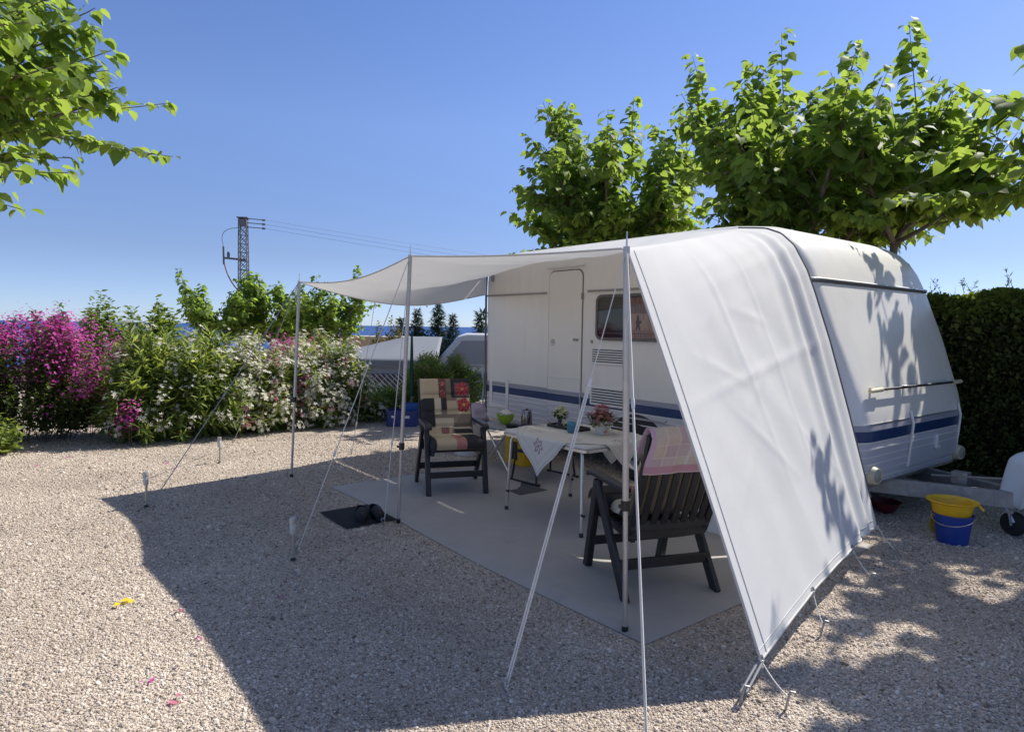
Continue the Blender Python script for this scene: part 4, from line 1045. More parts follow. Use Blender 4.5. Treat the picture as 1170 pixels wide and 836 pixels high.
def cov(u, v):
    a = 2 * PI * u; L = .36 + .05 * v; wd_ = .17 + .035 * v
    prof_r = math.sin(min(1, v * 2.2) * PI / 2); k = 1 + .07 * math.sin(7 * a + 3 * v) * v + .05 * math.sin(11 * a) * v * v
    z = .74 - .05 * (1 - math.cos(a)) * .3 - v ** 1.5 * (.40 + .09 * math.sin(2 * a + .7) + .04 * math.sin(5 * a))
    return (math.cos(a) * L * prof_r * k, math.sin(a) * wd_ * prof_r * k, z)
hc.grid(cov, 64, 30, True); o = hc.build('hitch_cover', M_cover, smooth=180, solid=.006); o.location = W(CQ + 5.80, CP + 1.15, 0); o.rotation_euler = (0, 0, ANG)
tag(o, 'pale blue cloth cover pulled over the drawbar coupling', 'cover')
stp = MB(); stp.tube([(-.34, -.08, .36), (-.36, -.10, .22), (-.30, -.12, .12), (-.34, -.05, .10), (-.38, .0, .12)], .011, 6); o = stp.build('cover_strap', M_cover); o.location = W(CQ + 5.80, CP + 1.15, 0); o.rotation_euler = (0, 0, ANG)
tag(o, 'pale strap dangling below the coupling cover to the jockey wheel', 'strap')

# ------------------------------------------------------------------ garden stakes
def stake(x, y, h, label, cap):
    t = thing('garden_stake', label, 'garden light', (x, y, 0), 0, 'garden stake lights in the gravel')
    m = MB(); m.tube([(0, 0, -.02), (.004, 0, h * .62)], .010, 10); m.build('stem', M_stake, t)
    m = MB(); m.lathe([(0, h * .62), (.018, h * .62), (.021, h * .66), (.021, h * .86), (.017, h * .88), (0, h * .88)], n=18); m.build('lamp', M_clear, t)
    m = MB(); m.lathe([(0, h * .88), (.026, h * .885), (.026, h * .93), (.021, h), (0, h)] if cap else [(0, h * .88), (.020, h * .885), (.020, h), (0, h)], n=18); m.build('cap', M_stake, t)
    m = MB(); m.lathe([(0, 0), (.02, 0), (.014, .02), (0, .02)], n=12); m.build('spike_collar', M_blk, t)
stake(-3.048, 5.419, .30, 'garden stake light with a dark cap at the tip of the canopy shadow', True)
stake(-3.216, 7.179, .29, 'garden stake light with a white head in sunlit gravel by the oleander', False)
stake(-1.418, 4.226, .285, 'garden stake light in the shaded gravel left of the doormat', True)

# ------------------------------------------------------------------ trees and bushes
def limb(mb, pts, r0, r1, n=8):
    k = len(pts); mb.tube(pts, [r0 + (r1 - r0) * i / (k - 1) for i in range(k)], n)
def curve3(a, b, bend, k=7):
    a, b, bend = map(np.array, (a, b, bend)); t = np.linspace(0, 1, k)[:, None]
    return [tuple(p) for p in (1 - t) ** 2 * a + 2 * t * (1 - t) * (a + (b - a) * .5 + bend) + t ** 2 * b]
def mulberry(name, label, loc, seed, trunk_h, rx, z0, z1, nl, nsh, group, extra=(), leaf=.195, lean=(0, 0), shape=None, density=1.12, trunk_r=.085, matl=None, shootlen=(.5, 1.25), nlead=0, leadlen=(1.0, 1.7)):
    """pollarded mulberry: trunk, spreading limbs, upright leafy shoots"""
    r = np.random.default_rng(seed); t = thing(name, label, 'tree', loc, 0, group)
    tm = MB(); head = np.array([lean[0], lean[1], trunk_h])
    limb(tm, curve3((0, 0, -.1), tuple(head), (.05, .03, 0)), trunk_r, trunk_r * .8, 10)
    shoots = []; LIMBS = []
    for i in range(nl):
        a = 2 * PI * (i + r.uniform(-.3, .3)) / nl; rad = rx * r.uniform(.5, .8)
        e = head + np.array([math.cos(a) * rad, math.sin(a) * rad, (z1 - trunk_h) * r.uniform(.22, .62)])
        pts = curve3(tuple(head), tuple(e), (r.normal(0, .1), r.normal(0, .1), -.12 if r.random() < .5 else .1)); limb(tm, pts, trunk_r * .55, .018)
        for _ in range(4): shoots.append((np.array(e), norm(np.array([math.cos(a) * r.uniform(-.2, .8) + r.normal(0, .35), math.sin(a) * r.uniform(-.2, .8) + r.normal(0, .35), r.uniform(.3, 1.3)])), r.uniform(shootlen[0], shootlen[1] * .8)))
        LIMBS.append(pts)
        for k in range(int(nsh * 1.5 / nl)):
            s = r.uniform(.35, 1.0); p = np.array(poly(pts, s))
            d = norm(np.array([math.cos(a) * r.uniform(-.3, 1.0) + r.normal(0, .45), math.sin(a) * r.uniform(-.3, 1.0) + r.normal(0, .45), r.uniform(-.2, 1.25)]))
            L = r.uniform(*shootlen)
            shoots.append((p, d, L))
    for k in range(nlead):      # strong upright leaders, thick with leaves, that break the outline
        p = np.array(poly(LIMBS[k % len(LIMBS)], r.uniform(.45, 1.0))); shoots.append((p, norm(np.array([r.normal(0, .16), r.normal(0, .16), 1.0])), r.uniform(*leadlen) * 1.0001, 2.3))
    for (p, d, L) in extra: shoots.append((np.array(p, float), norm(np.array(d, float)), L, 1.9 if d[2] > .8 else 1.25))
    LP, LD, LS = [], [], []
    for sh_ in shoots:
        p, d, L = sh_[:3]; dk = sh_[3] if len(sh_) > 3 else 1.0
        e = p + d * L
        # keep the crown inside its outline
        if shape is not None:
            m_ = shape(e)
            if m_ < 1: L *= max(.35, m_); e = p + d * L
        pts = curve3(tuple(p), tuple(e), (r.normal(0, .06), r.normal(0, .06), .05 - .10 * (1 - d[2])), 6); limb(tm, pts, .011, .003, 5)
        nleaf = max(4, int(L / .052 * density * dk))
        for k in range(nleaf):
            s = .12 + .9 * (k + r.random() * .6) / nleaf; q = np.array(poly(pts, min(s, 1)))
            az = r.uniform(0, 2 * PI); o = np.array([math.cos(az), math.sin(az), r.uniform(-.1, .35)])
            q = q + o * r.uniform(.03, .09 if dk == 1 else .17 * (1.1 - .5 * s)); LP.append(q); LD.append(o * 1.0 + np.array([0, 0, -r.uniform(.2, 1.5)]) + d * .2); LS.append(leaf * r.uniform(.55, 1.2) * (1.0 if s < .85 else .75))
    LP = np.array(LP); LD = norm(np.array(LD)); n = len(LP)
    up = norm(np.c_[r.normal(0, .45, n), r.normal(0, .45, n), np.ones(n)] + .5 * np.c_[LD[:, :2], np.zeros(n)])
    X, Y, Z_ = frames(LD, up); LS = np.array(LS)
    tm.build('trunk', M_bark, t); scatter_mesh('crown', *T_HEART, LP, X, Y, Z_, LS, matl or LEAF_MUL, t)
    return t
GT = 'mulberry trees behind the caravan'
def w2(q, p): a = W(q, p); return (a[0], a[1], 0)
mulberry('mulberry_tree', 'mulberry tree behind the rear of the caravan, the leftmost and lower crown', w2(-9.05, 9.5), 21, 2.35, 2.05, 2.7, 6.9, 8, 185, GT, shootlen=(.5, 1.2), nlead=17, leadlen=(.9, 1.5), extra=[((-.7, -.5, 4.2), (-.2, 0, 1), 1.5), ((.3, -.3, 4.3), (0, 0, 1), 1.6), ((.9, -.6, 4.2), (.15, 0, 1), 1.5)])
mulberry('mulberry_tree', 'tallest mulberry tree, its forked limbs rising right behind the caravan roof', w2(-5.15, 9.45), 22, 2.2, 2.05, 2.7, 6.1, 8, 150, GT, shootlen=(.5, 1.2), nlead=20, leadlen=(1.1, 1.9),
         extra=[((-.2, .1, 4.2), (-.1, 0, 1), 1.75), ((.35, -.1, 4.2), (.2, 0, 1), 1.6), ((-.6, 0, 4), (-.15, 0, 1), 1.5), ((.8, 0, 3.9), (.25, 0, 1), 1.6)])
mulberry('mulberry_tree', 'slender mulberry tree with a bent trunk right of the tallest one', w2(-4.05, 9.45), 23, 2.75, 1.45, 2.9, 5.0, 5, 55, GT, lean=(.15, -.1), trunk_r=.06, shootlen=(.4, 1.0), nlead=11, leadlen=(.8, 1.3))
mulberry('mulberry_tree', 'mulberry tree at the right edge whose branches shade the drawbar', w2(-.95, 9.3), 24, 2.3, 1.65, 2.6, 5.6, 7, 100, GT, shootlen=(.5, 1.1), nlead=10, leadlen=(.9, 1.5),
         extra=[((-1.1, .3, 3.0), (-1, .35, .02), 1.5), ((-1.2, .2, 3.1), (-1, .3, -.1), 1.6), ((-1.0, .3, 3.3), (-1, .4, .15), 1.5), ((-1.0, -.3, 3.0), (-1, -.2, 0), 1.3), ((-1.2, .2, 3.4), (-.9, .2, .6), 1.3), ((-.8, -.9, 3.4), (-.7, -.7, .2), 1.5), ((-1.2, -.4, 3.6), (-1, -.3, .3), 1.4)])
mulberry('mulberry_tree', 'mulberry tree just outside the right edge that throws the dappled shade on the gravel', (5.95, 4.3, 0), 26, 2.4, 2.1, 2.6, 5.8, 9, 140, None, shootlen=(.5, 1.1), density=1.1, nlead=16, leadlen=(.8, 1.3))
mulberry('mulberry_tree', 'near mulberry tree whose leafy branches hang into the upper left corner', (-5.85, 4.9, 0), 25, 2.3, 2.3, 2.5, 5.4, 8, 250, None, shootlen=(.7, 1.5),
         extra=[((1.5, 0, 2.72), (1, .0, -.08), 1.1), ((1.3, -.2, 2.68), (1, -.1, -.04), 1.2)] + [((ex, ey, ez), (1, dy, dz), L_) for ex, ey, ez, dy, dz, L_ in zip(np.random.default_rng(5).uniform(.5, 2.05, 90), np.random.default_rng(6).uniform(-.7, .7, 90), np.random.default_rng(8).uniform(2.95, 4.4, 90), np.random.default_rng(9).uniform(-.4, .4, 90), np.random.default_rng(10).uniform(-.15, .6, 90), np.random.default_rng(11).uniform(.4, .8, 90))], density=1.5, leaf=.14)
GB = 'small mulberry trees beyond the oleanders'
for (x, Y, sd_, z1, lb_) in ((255, 24, 31, 3.1, 'small far mulberry tree left of the pylon, beyond the oleanders'), (315, 25, 32, 3.9, 'middle of the small far mulberry trees, beside the pylon and the tallest of them'), (372, 24, 33, 3.3, 'small far mulberry tree behind the rear canopy pole')):
    X_ = (x - 585) / 750 * Y
    mulberry('mulberry_tree', lb_, (X_, Y, -1.25), sd_, 1.7, 1.7, 2.0, z1 + 1.75, 7, 110, GB, leaf=.19, trunk_r=.09, shootlen=(.5, 1.0), nlead=9, leadlen=(.8, 1.4))

def bush(name, label, cat, loc, seed, rx, ry, rz, nstem, leafT, leafm, lsize, whorl, node, flower=None, group=None, along=(1, 0), zbase=0.0, inner=.35, leaflen=.5, stemr=.006, up=.55, bottom=.05):
    """many stems fanning out from a root line to an uneven dome, leaves on their outer length"""
    r = np.random.default_rng(seed); t = thing(name, label, cat, loc, 0, group); sm = MB()
    ax = norm(np.array([along[0], along[1], 0.])); ay = np.array([-ax[1], ax[0], 0])
    LP, LD, LS = [], [], []; tips = []
    ph = r.random(8) * 6
    for i in range(nstem):
        a = r.uniform(0, 2 * PI); cz = r.uniform(bottom, 1) ** .8; k = r.uniform(inner, 1.0) ** .5
        bump = 1 + .08 * math.sin(3 * a + ph[0]) + .08 * math.sin(5 * a + ph[1] + 3 * cz) + r.normal(0, .035)
        hr = math.sqrt(max(0, 1 - (cz * .96) ** 2.6)) * k * bump
        tip = ax * (math.cos(a) * rx * hr) + ay * (math.sin(a) * ry * hr) + np.array([0, 0, rz * cz * bump * (.75 + .25 * k)])
        root = ax * (math.cos(a) * rx * .45 * r.random() + (tip @ ax) * .35) + ay * (math.sin(a) * ry * .3 * r.random())
        root[2] = 0
        d = tip - root; bend = np.array([0, 0, .12 * np.linalg.norm(d[:2])])
        pts = curve3(tuple(root), tuple(tip), tuple(bend), 7)
        if i % 4 == 0: limb(sm, pts, stemr, stemr * .4, 5)
        L = np.linalg.norm(d); dl = min(L * .85, leaflen * r.uniform(.7, 1.3)); nn = max(2, int(dl / node)); td = norm(np.array(pts[-1]) - np.array(pts[-2]))
        for j in range(nn):
            s = 1 - dl / L * j / nn; q = np.array(poly(pts, s)); az0 = r.uniform(0, 2 * PI)
            e1 = norm(np.cross(td, [0.3, .2, 1.])); e2 = np.cross(td, e1)
            for w in range(whorl):
                az = az0 + 2 * PI * w / whorl + r.normal(0, .25); o = e1 * math.cos(az) + e2 * math.sin(az)
                LP.append(q + r.normal(0, .006, 3)); LD.append(o * r.uniform(.6, 1.0) + td * r.uniform(.3, .9) + np.array([0, 0, up - .45 - .5 * j / nn + r.normal(0, .2)])); LS.append(lsize * r.uniform(.65, 1.15))
        tips.append((tip, td, cz, k, a))
    LP = np.array(LP); LD = norm(np.array(LD)); n = len(LP)
    X, Y, Z_ = frames(LD, norm(np.c_[r.normal(0, .5, n), r.normal(0, .5, n), np.ones(n)]))
    scatter_mesh('foliage', *leafT, LP, X, Y, Z_, np.array(LS), leafm, t)
    sm.build('stem', M_stem, t)
    if flower: flower(t, tips, r)
    return t
def clusters(frac, nper, size, spread, matl, nm='blossom', cond=None, tmpl=T_FLOWER, lift=.075):
    def fn(t, tips, r):
        P, D = [], []
        for (tip, td, cz, k, a) in tips:
            if r.random() > frac or (cond and not cond(tip, cz, k)): continue
            for _ in range(r.integers(nper[0], nper[1] + 1)):
                o = r.normal(0, spread, 3); P.append(tip + td * lift + o); D.append(td * .5 + o / spread * .5 + np.array([0, 0, .5]))
        if not P: return
        P = np.array(P); D = norm(np.array(D)); n = len(P); Rr = r.normal(0, 1, (n, 3)); Y = norm(np.cross(D, Rr)); X = np.cross(Y, D)
        scatter_mesh(nm, *tmpl, P, X, Y, D, size * r.uniform(.7, 1.2, n), matl, t)
    return fn
def both(*fs_):
    def fn(t, tips, r):
        for f in fs_: f(t, tips, r)
    return fn
GO = 'oleander bushes at the edge of the pitch'
AL = (.77, .63)
wf = both(clusters(.72, (10, 20), .038, .060, PETALW), clusters(.12, (6, 12), .034, .055, PETALP, 'pink_blossom'), clusters(.35, (5, 10), .05, .035, BUDRED, 'bud', tmpl=T_BLADE, lift=.05))
# bougainvillea on the left: arching, open below
bcond = lambda tip, cz, k: cz > .45 and k > .6
def bracts(t, tips, r):
    P, D = [], []
    ph = r.random(4) * 6
    for (tip, td, cz, k, a) in tips:
        pr = .07 + .85 * max(0, math.sin(2.6 * tip[0] + ph[0]) * math.sin(3.1 * tip[1] + ph[1] + 5 * cz) + .15 + .75 * (cz > .55))
        if cz < .45: pr *= .35
        if r.random() > pr: continue
        for _ in range(r.integers(22, 46)):
            o = np.clip(r.normal(0, .085, 3), -.13, .13); P.append(tip + o - td * r.uniform(0, .12)); D.append(o * 10 + np.array([0, 0, .4]) + td * .5)
    P = np.array(P); D = norm(np.array(D)); n = len(P); Rr = r.normal(0, 1, (n, 3)); Y = norm(np.cross(D, Rr)); X = np.cross(Y, D)
    scatter_mesh('blossoms', *T_OVATE, P, X, Y, D, .046 * r.uniform(.7, 1.25, n), BRACT, t)
bush('bougainvillea', 'large magenta bougainvillea at the left edge, standing open at its foot', 'shrub', (-6.35, 8.2, 0), 41, 1.8, .8, 1.60, 620, T_OVATE, LEAF_BOU, .065, 2, .04, bracts, None, AL, leaflen=1.1, bottom=.22, stemr=.004)
bush('leafy_shrub', 'low bright green shrub at the left edge below the bougainvillea', 'shrub', (-6.05, 7.35, 0), 42, .50, .4, .52, 130, T_OVATE, LEAF_OLE, .07, 2, .04, None, None, AL, leaflen=.3)
bush('oleander', 'tall oleander beside the bougainvillea with a few white flowers', 'shrub', (-4.45, 8.9, 0), 43, 1.05, .75, 1.30, 440, T_LANCE, LEAF_OLE, .185, 3, .045, both(clusters(.32, (8, 15), .034, .055, PETALW), clusters(.30, (4, 9), .05, .035, BUDRED, 'bud', tmpl=T_BLADE, lift=.05)), GO, AL)
bush('bougainvillea', 'small clump of magenta bougainvillea flowers low among the oleander leaves', 'shrub', (-4.72, 8.12, 0), 44, .13, .10, .66, 15, T_OVATE, LEAF_BOU, .05, 2, .05, bracts, None, AL, leaflen=.25)
bush('oleander', 'oleander with dark reddish twigs and dense white flowers, middle of the row', 'shrub', (-3.72, 9.55, 0), 45, .80, .7, 1.18, 280, T_LANCE, LEAF_OLE, .17, 3, .045, both(clusters(.85, (10, 20), .038, .060, PETALW), clusters(.15, (6, 12), .034, .055, PETALP, 'pink_blossom'), clusters(.6, (6, 12), .055, .04, BUDRED, 'bud', tmpl=T_BLADE, lift=.05)), GO, AL)
bush('bougainvillea', 'magenta bougainvillea rising between the two white flowered oleanders', 'shrub', (-3.42, 9.95, 0), 46, .42, .35, 1.28, 130, T_OVATE, LEAF_BOU, .05, 2, .05, bracts, None, AL, leaflen=.35)
bush('oleander', 'broad oleander behind the rear canopy pole covered in creamy white flowers', 'shrub', (-3.02, 10.3, 0), 47, .85, .75, 1.22, 380, T_LANCE, LEAF_OLE, .175, 3, .042, wf, GO, AL)
bush('oleander', 'small dark green oleander without flowers, left of the blue crate', 'shrub', (-2.15, 10.75, 0), 48, .42, .4, .52, 130, T_LANCE, LEAF_OLE, .12, 3, .045, None, GO, AL, leaflen=.35)
bush('oleander', 'bright oleander with reddish flowers behind the far armchair', 'shrub', (-1.22, 11.0, 0), 49, .85, .6, 1.02, 380, T_LANCE, LEAF_OLE, .14, 3, .042, both(clusters(.25, (3, 7), .024, .05, PETALP), clusters(.4, (4, 8), .05, .035, BUDRED, 'bud', tmpl=T_BLADE, lift=.05)), GO, AL)
bush('leafy_tree', 'rounded green tree beyond the bougainvillea, its top just above the flowers', 'tree', (-9.0, 13.8, -1.25), 50, 1.15, 1.0, 2.88, 620, T_OVATE, LEAF_FAR, .13, 2, .06, None, None, AL, leaflen=.4, up=.2, bottom=.45)
bush('leafy_tree', 'wide pale green tree beyond the tall oleander, right of the rounded tree', 'tree', (-7.75, 13.6, -1.25), 51, 1.4, 1.0, 2.9, 700, T_OVATE, LEAF_FAR, .14, 2, .06, None, None, AL, leaflen=.4, up=.2, bottom=.45)
bush('dry_bush', 'dry olive coloured bush beyond the grey awning', 'shrub', (-4.6, 24.5, -1.25), 52, 1.1, .8, 2.75, 200, T_OVATE, LEAF_OLIVE, .14, 2, .08, None, None, (1, 0), leaflen=.7)

# clipped cypress hedge behind the caravan
hd = thing('cypress_hedge', 'tall clipped cypress hedge, dark green, behind the caravan and its drawbar', 'hedge', W(-2.5, 8.75, 0), ANG)
def hedge():
    r = np.random.default_rng(60); x0, x1, y0, y1, h = -3.8, 4.6, -.42, .45, 1.93
    # face towards the pitch, top, and both ends
    n1 = 60000; P1 = np.c_[r.uniform(x0, x1, n1), y0 + np.abs(r.normal(0, .07, n1)), r.uniform(0.02, h, n1)]; D1 = np.tile([0, -1., .35], (n1, 1))
    P1[:, 1] += .05 * np.sin(P1[:, 0] * 3.1 + 2 * P1[:, 2]) + .035 * np.sin(P1[:, 0] * 7.7 - 3.3 * P1[:, 2])
    n2 = 22000; P2 = np.c_[r.uniform(x0, x1, n2), r.uniform(y0, y1, n2), h - np.abs(r.normal(0, .05, n2))]; D2 = np.tile([0, -.15, 1.], (n2, 1))
    kf = 11000; P2[:kf, 1] = y0 - .04 + np.abs(r.normal(0, .05, kf)); P2[:kf, 2] = h + .02 - np.abs(r.normal(0, .12, kf)); D2[:kf] = [0, -.8, .7]  # lighter sprigs on the upper face, sunlight put into their colour
    P2[:, 2] += .025 * np.sin(P2[:, 0] * 4.3) + .02 * np.sin(P2[:, 0] * 11)
    n3 = 5000; P3 = np.c_[np.full(n3, x0) + np.abs(r.normal(0, .06, n3)), r.uniform(y0, y1, n3), r.uniform(0, h, n3)]; D3 = np.tile([-1., 0, .3], (n3, 1))
    P4 = P3.copy(); P4[:, 0] = x1 - np.abs(r.normal(0, .06, n3)); D4 = np.tile([1., 0, .3], (n3, 1))
    P = np.r_[P1, P3, P4]; D = np.r_[D1, D3, D4]; n = len(P); D = norm(D + r.normal(0, .45, (n, 3)))
    X, Y, Z_ = frames(D, norm(r.normal(0, 1, (n, 3)))); T_SPRAY = ([(0, 0, 0), (.45, .22, .05), (.35, -.2, 0), (1, .05, 0), (.8, -.28, -.05), (.85, .34, .06)], [(0, 2, 1), (1, 2, 3), (2, 4, 3), (1, 3, 5)])
    scatter_mesh('foliage', *T_SPRAY, P, X, Y, Z_, r.uniform(.035, .075, n), LEAF_HED, hd)
    n = n2; D = norm(D2 + r.normal(0, .5, (n, 3))); X, Y, Z_ = frames(D, norm(r.normal(0, 1, (n, 3))))
    scatter_mesh('lit_top_growth', *T_SPRAY, P2, X, Y, Z_, r.uniform(.05, .10, n), LEAF_HEDTOP, hd)
    # long shoots the shears missed
    P, D, S = [], [], []; sm = MB()
    for i in range(170):
        x = r.uniform(x0, x1); y = r.uniform(y0, y1); L = r.uniform(.08, .34); d = norm(np.array([r.normal(0, .5), r.normal(0, .25), 1.0])); a = np.array([x, y, h - .05]); b = a + d * (L + .05)
        sm.tube([a, b], [.003, .0012], 4)
        for k in range(int(L / .014)):
            s = r.random(); P.append(a + (b - a) * s); D.append(d * .8 + r.normal(0, .6, 3)); S.append(r.uniform(.025, .05))
    P = np.array(P); D = norm(np.array(D)); X, Y, Z_ = frames(D, norm(r.normal(0, 1, (len(P), 3))))
    scatter_mesh('loose_shoot', *T_BLADE, P, X, Y, Z_, np.array(S) * 1.3, LEAF_HEDTOP, hd); sm.build('shoot_stem', M_stem, hd)
    m = MB(); m.box(((x0 + x1) / 2, .06, h / 2 - .03), (x1 - x0 - .2, y1 - y0 - .24, h - .1)); m.build('inner_core', mat('hedge_inside', (.02, .02, .012), 1.0, var=.4, vscale=30), hd)  # solid near-black box filling the inside of the hedge
hedge()

# conifers far behind the neighbouring caravan
def conifer(x, Y, ytop, w, label, seed):
    r = np.random.default_rng(seed); X_ = (x - 585) / 750 * Y; hor = 373.5 + .0148 * (x - 585); top = H + (hor - ytop) * Y / 750 + 1.25
    t = thing('conifer', label, 'tree', (X_, Y, -1.25), 0, 'conifers beyond the neighbouring caravan')
    m = MB(); m.tube([(0, 0, 0), (0, 0, top * .98)], [.09, .012], 7); m.build('trunk', M_bark, t)
    P, D, S = [], [], []
    z = .5
    while z < top * .985:
        f = 1 - z / top
        for k in range(17):
            a = r.uniform(0, 2 * PI); L = w * 1.25 * (f ** .85) * r.uniform(.6, 1.15) + .06
            for j in range(max(3, int(L / .06))):
                s = (j + r.random()) / max(3, int(L / .06)); o = np.array([math.cos(a), math.sin(a), 0]); P.append(o * L * s + np.array([0, 0, z + .12 * L - .2 * L * s + .1 * L * s * s])); D.append(o * .6 + r.normal(0, .5, 3) + np.array([0, 0, -.05])); S.append(r.uniform(.09, .2))
        z += .15 + .04 * r.random()
    P = np.array(P); D = norm(np.array(D)); X, Y_, Z_ = frames(D, norm(r.normal(0, .5, (len(P), 3)) + [0, 0, 1])); scatter_mesh('crown', *T_BLADE, P, X, Y_, Z_, np.array(S) * 2.0, LEAF_CON, t)
conifer(458, 42, 364, .75, 'smallest dark conifer, left of the middle pole above the grey awning', 71)
conifer(476, 44, 353, .95, 'dark conifer seen just right of the middle canopy pole', 72)
conifer(500, 44, 345, 1.05, 'tallest dark conifer with level branches above the neighbouring caravan', 73)
conifer(517, 43, 359, .75, 'narrow conifer right of the tallest one', 74)
conifer(549, 30, 352, .55, 'slim conifer half hidden behind the rear edge of the white caravan', 75)

# ------------------------------------------------------------------ beyond: neighbour's caravan and awning, wall, pylon, cables
nb = thing('neighbour_caravan', 'white and grey caravan on the lower terrace, seen under the canopy', 'caravan', (.55, 15.8, -1.25), math.radians(4))
def nside(lo, hi, zlo, zhi): return [(-2.35, zlo), (-2.3, zhi - .55), (-1.85, zhi - .08), (-1.6, zhi), (2.3, zhi), (2.4, zhi - .1), (2.45, zlo)]
m = MB(); m.prism([(-2.42, .4), (-2.38, 1.75), (-2.25, 2.1), (-1.85, 2.56), (-1.65, 2.63), (2.35, 2.63), (2.45, 2.5), (2.5, .4)], -1.05, 1.05); m.build('shell', M_neigh, nb, bev=.05)
m = MB(); m.prism([(-2.16, 1.95), (-1.75, 2.48), (2.3, 2.48), (2.3, 1.95)], -1.056, -1.05); m.build('grey_panel', M_neighgrey, nb)
m = MB(); m.prism(rrect(-1.75, -.75, 1.25, 1.75, .06), -1.072, -1.051); nw_ = m.build('window', M_tentdark, nb)
m = MB(); m.ring(rrect(-1.78, -.72, 1.22, 1.78, .08), rrect(-1.74, -.76, 1.26, 1.74, .06), -1.08, -1.051); m.build('window_frame', M_trimgrey, nw_)
m = MB(); m.box((0, -1.054, 1.90), (4.6, .01, .05)); m.build('moulding', M_alu, nb)
m = MB(); m.prism(rrect(-.4, .25, .5, 2.2, .08), -1.064, -1.051); m.build('door', M_white, nb)
m = MB(); m.box((-.4, 0, 2.66), (1.4, .8, .08)); m.build('roof_hatch', M_white, nb, bev=.02)
m = MB(); m.lathe([(0, -.08), (.2, -.08), (.32, -.06), (.32, .06), (.2, .08), (0, .08)], (.3, -1.0, .32), 22, axis=(0, 1, 0)); m.build('wheel', M_rubber, nb)
m = MB(); m.box((0, 0, .33), (4.4, 1.7, .16)); m.build('chassis', M_slot, nb)
for s in (-1.8, 2.0):
    m = MB(); m.box((s, -.7, .13), (.06, .06, .28)); m.build('corner_steady', M_galv, nb)
# its awning: grey roof, latticed windows
aw = thing('awning_tent', 'grey awning tent with latticed windows on the lower terrace, left of the neighbouring caravan', 'awning', (-2.95, 15.0, -1.25), math.radians(4))
m = MB()
def aroof(u, v):
    x = -1.65 + 2.95 * u + .7 * v * (1 - u); y = -1.25 + 2.4 * v; e = min(1, u / .62)
    z = 2.04 + (.08 + .40 * e) * v ** .8 + .06 * (1 - e); return (x, y, z)
m.grid(aroof, 30, 16); m.build('roof', M_tentroof, aw, solid=.02)
m = MB(); m.add([(-1.5, -1.19, 0), (1.15, -1.19, 0), (1.15, -1.19, 1.98), (-.7, -1.19, 1.9), (-1.5, -1.19, 1.75), (-1.5, 1.19, 0), (1.15, 1.19, 0), (1.15, 1.19, 1.98), (-.7, 1.19, 1.9), (-1.5, 1.19, 1.75)],
     [(0, 1, 2, 3, 4), (5, 9, 8, 7, 6), (0, 4, 9, 5)]); m.build('wall', M_tentwall, aw)
m = MB(); m.box((.3, -1.2, 1.38), (1.62, .012, .78)); m.build('window', M_tentdark, aw)
m = MB()
for i in range(-12, 24):   # lattice of the windows
    for s in (1, -1):
        xa = -.5 + i * .105; 
        a = [xa, .99]; b = [xa + .78 * s, 1.77]
        (x1_, z1_), (x2_, z2_) = a, b
        pts = []
        for tt in np.linspace(0, 1, 14):
            xx = x1_ + (x2_ - x1_) * tt; zz = z1_ + (z2_ - z1_) * tt
            if -.5 <= xx <= 1.1: pts.append((xx, -1.21, zz))
        if len(pts) > 2 and s == -1: m.tube(pts, .008, 4)
        elif len(pts) > 2 and i % 2 == 0: m.tube(pts, .004, 4)
m.build('window_lattice', M_neigh, aw)
m = MB(); m.prism([(-1.66, 2.09), (-1.66, 2.05), (-.7, 1.93), (1.3, 1.90), (1.3, 2.04), (-.7, 2.05)], -1.265, -1.245); m.build('valance', M_tentroof, aw)
tw = thing('tan_building', 'long low tan wall beyond the grey awning, in front of the sea', 'building', (-7.6, 29.5, -1.25), 0)
m = MB(); m.box((0, 0, 1.12), (5.4, 3.0, 2.24)); m.build('wall', M_tan, tw, bev=.02)
m = MB(); m.box((0, 0, 2.27), (5.5, 3.1, .06)); m.build('coping', M_concrete, tw)
ld = thing('step_ladder', 'white step ladder leaning beside the neighbouring caravan, seen past the far armchair', 'ladder', (-.66, 12.2, -.6), math.radians(5))
m = MB()
for s in (-1, 1): m.beam((s * .16, 0, -.65), (s * .13, .35, 1.35), .03, .05)
m.build('rail', M_white, ld)
for k in range(6):
    m = MB(); z = -.35 + k * .29; m.box((0, .05 + .175 * (z + .65), z), (.27, .09, .03)); m.build('tread', M_white, ld)
pr = thing('closed_parasol', 'closed dark green parasol standing behind the middle canopy pole', 'parasol', (-1.60, 10.45, 0), 0)
m = MB(); m.tube([(0, 0, 0), (0, 0, 1.5)], .014, 8); m.build('pole', M_galv, pr)
m = MB(); m.lathe([(.0, 1.48), (.015, 1.45), (.025, 1.1), (.035, .6), (.032, .45), (.03, .42), (0, .42)], n=14); m.build('canopy', M_parasol, pr)
m = MB(); m.lathe([(0, 0), (.16, 0), (.16, .05), (.03, .08), (0, .08)], n=18); m.build('base', M_concrete, pr)
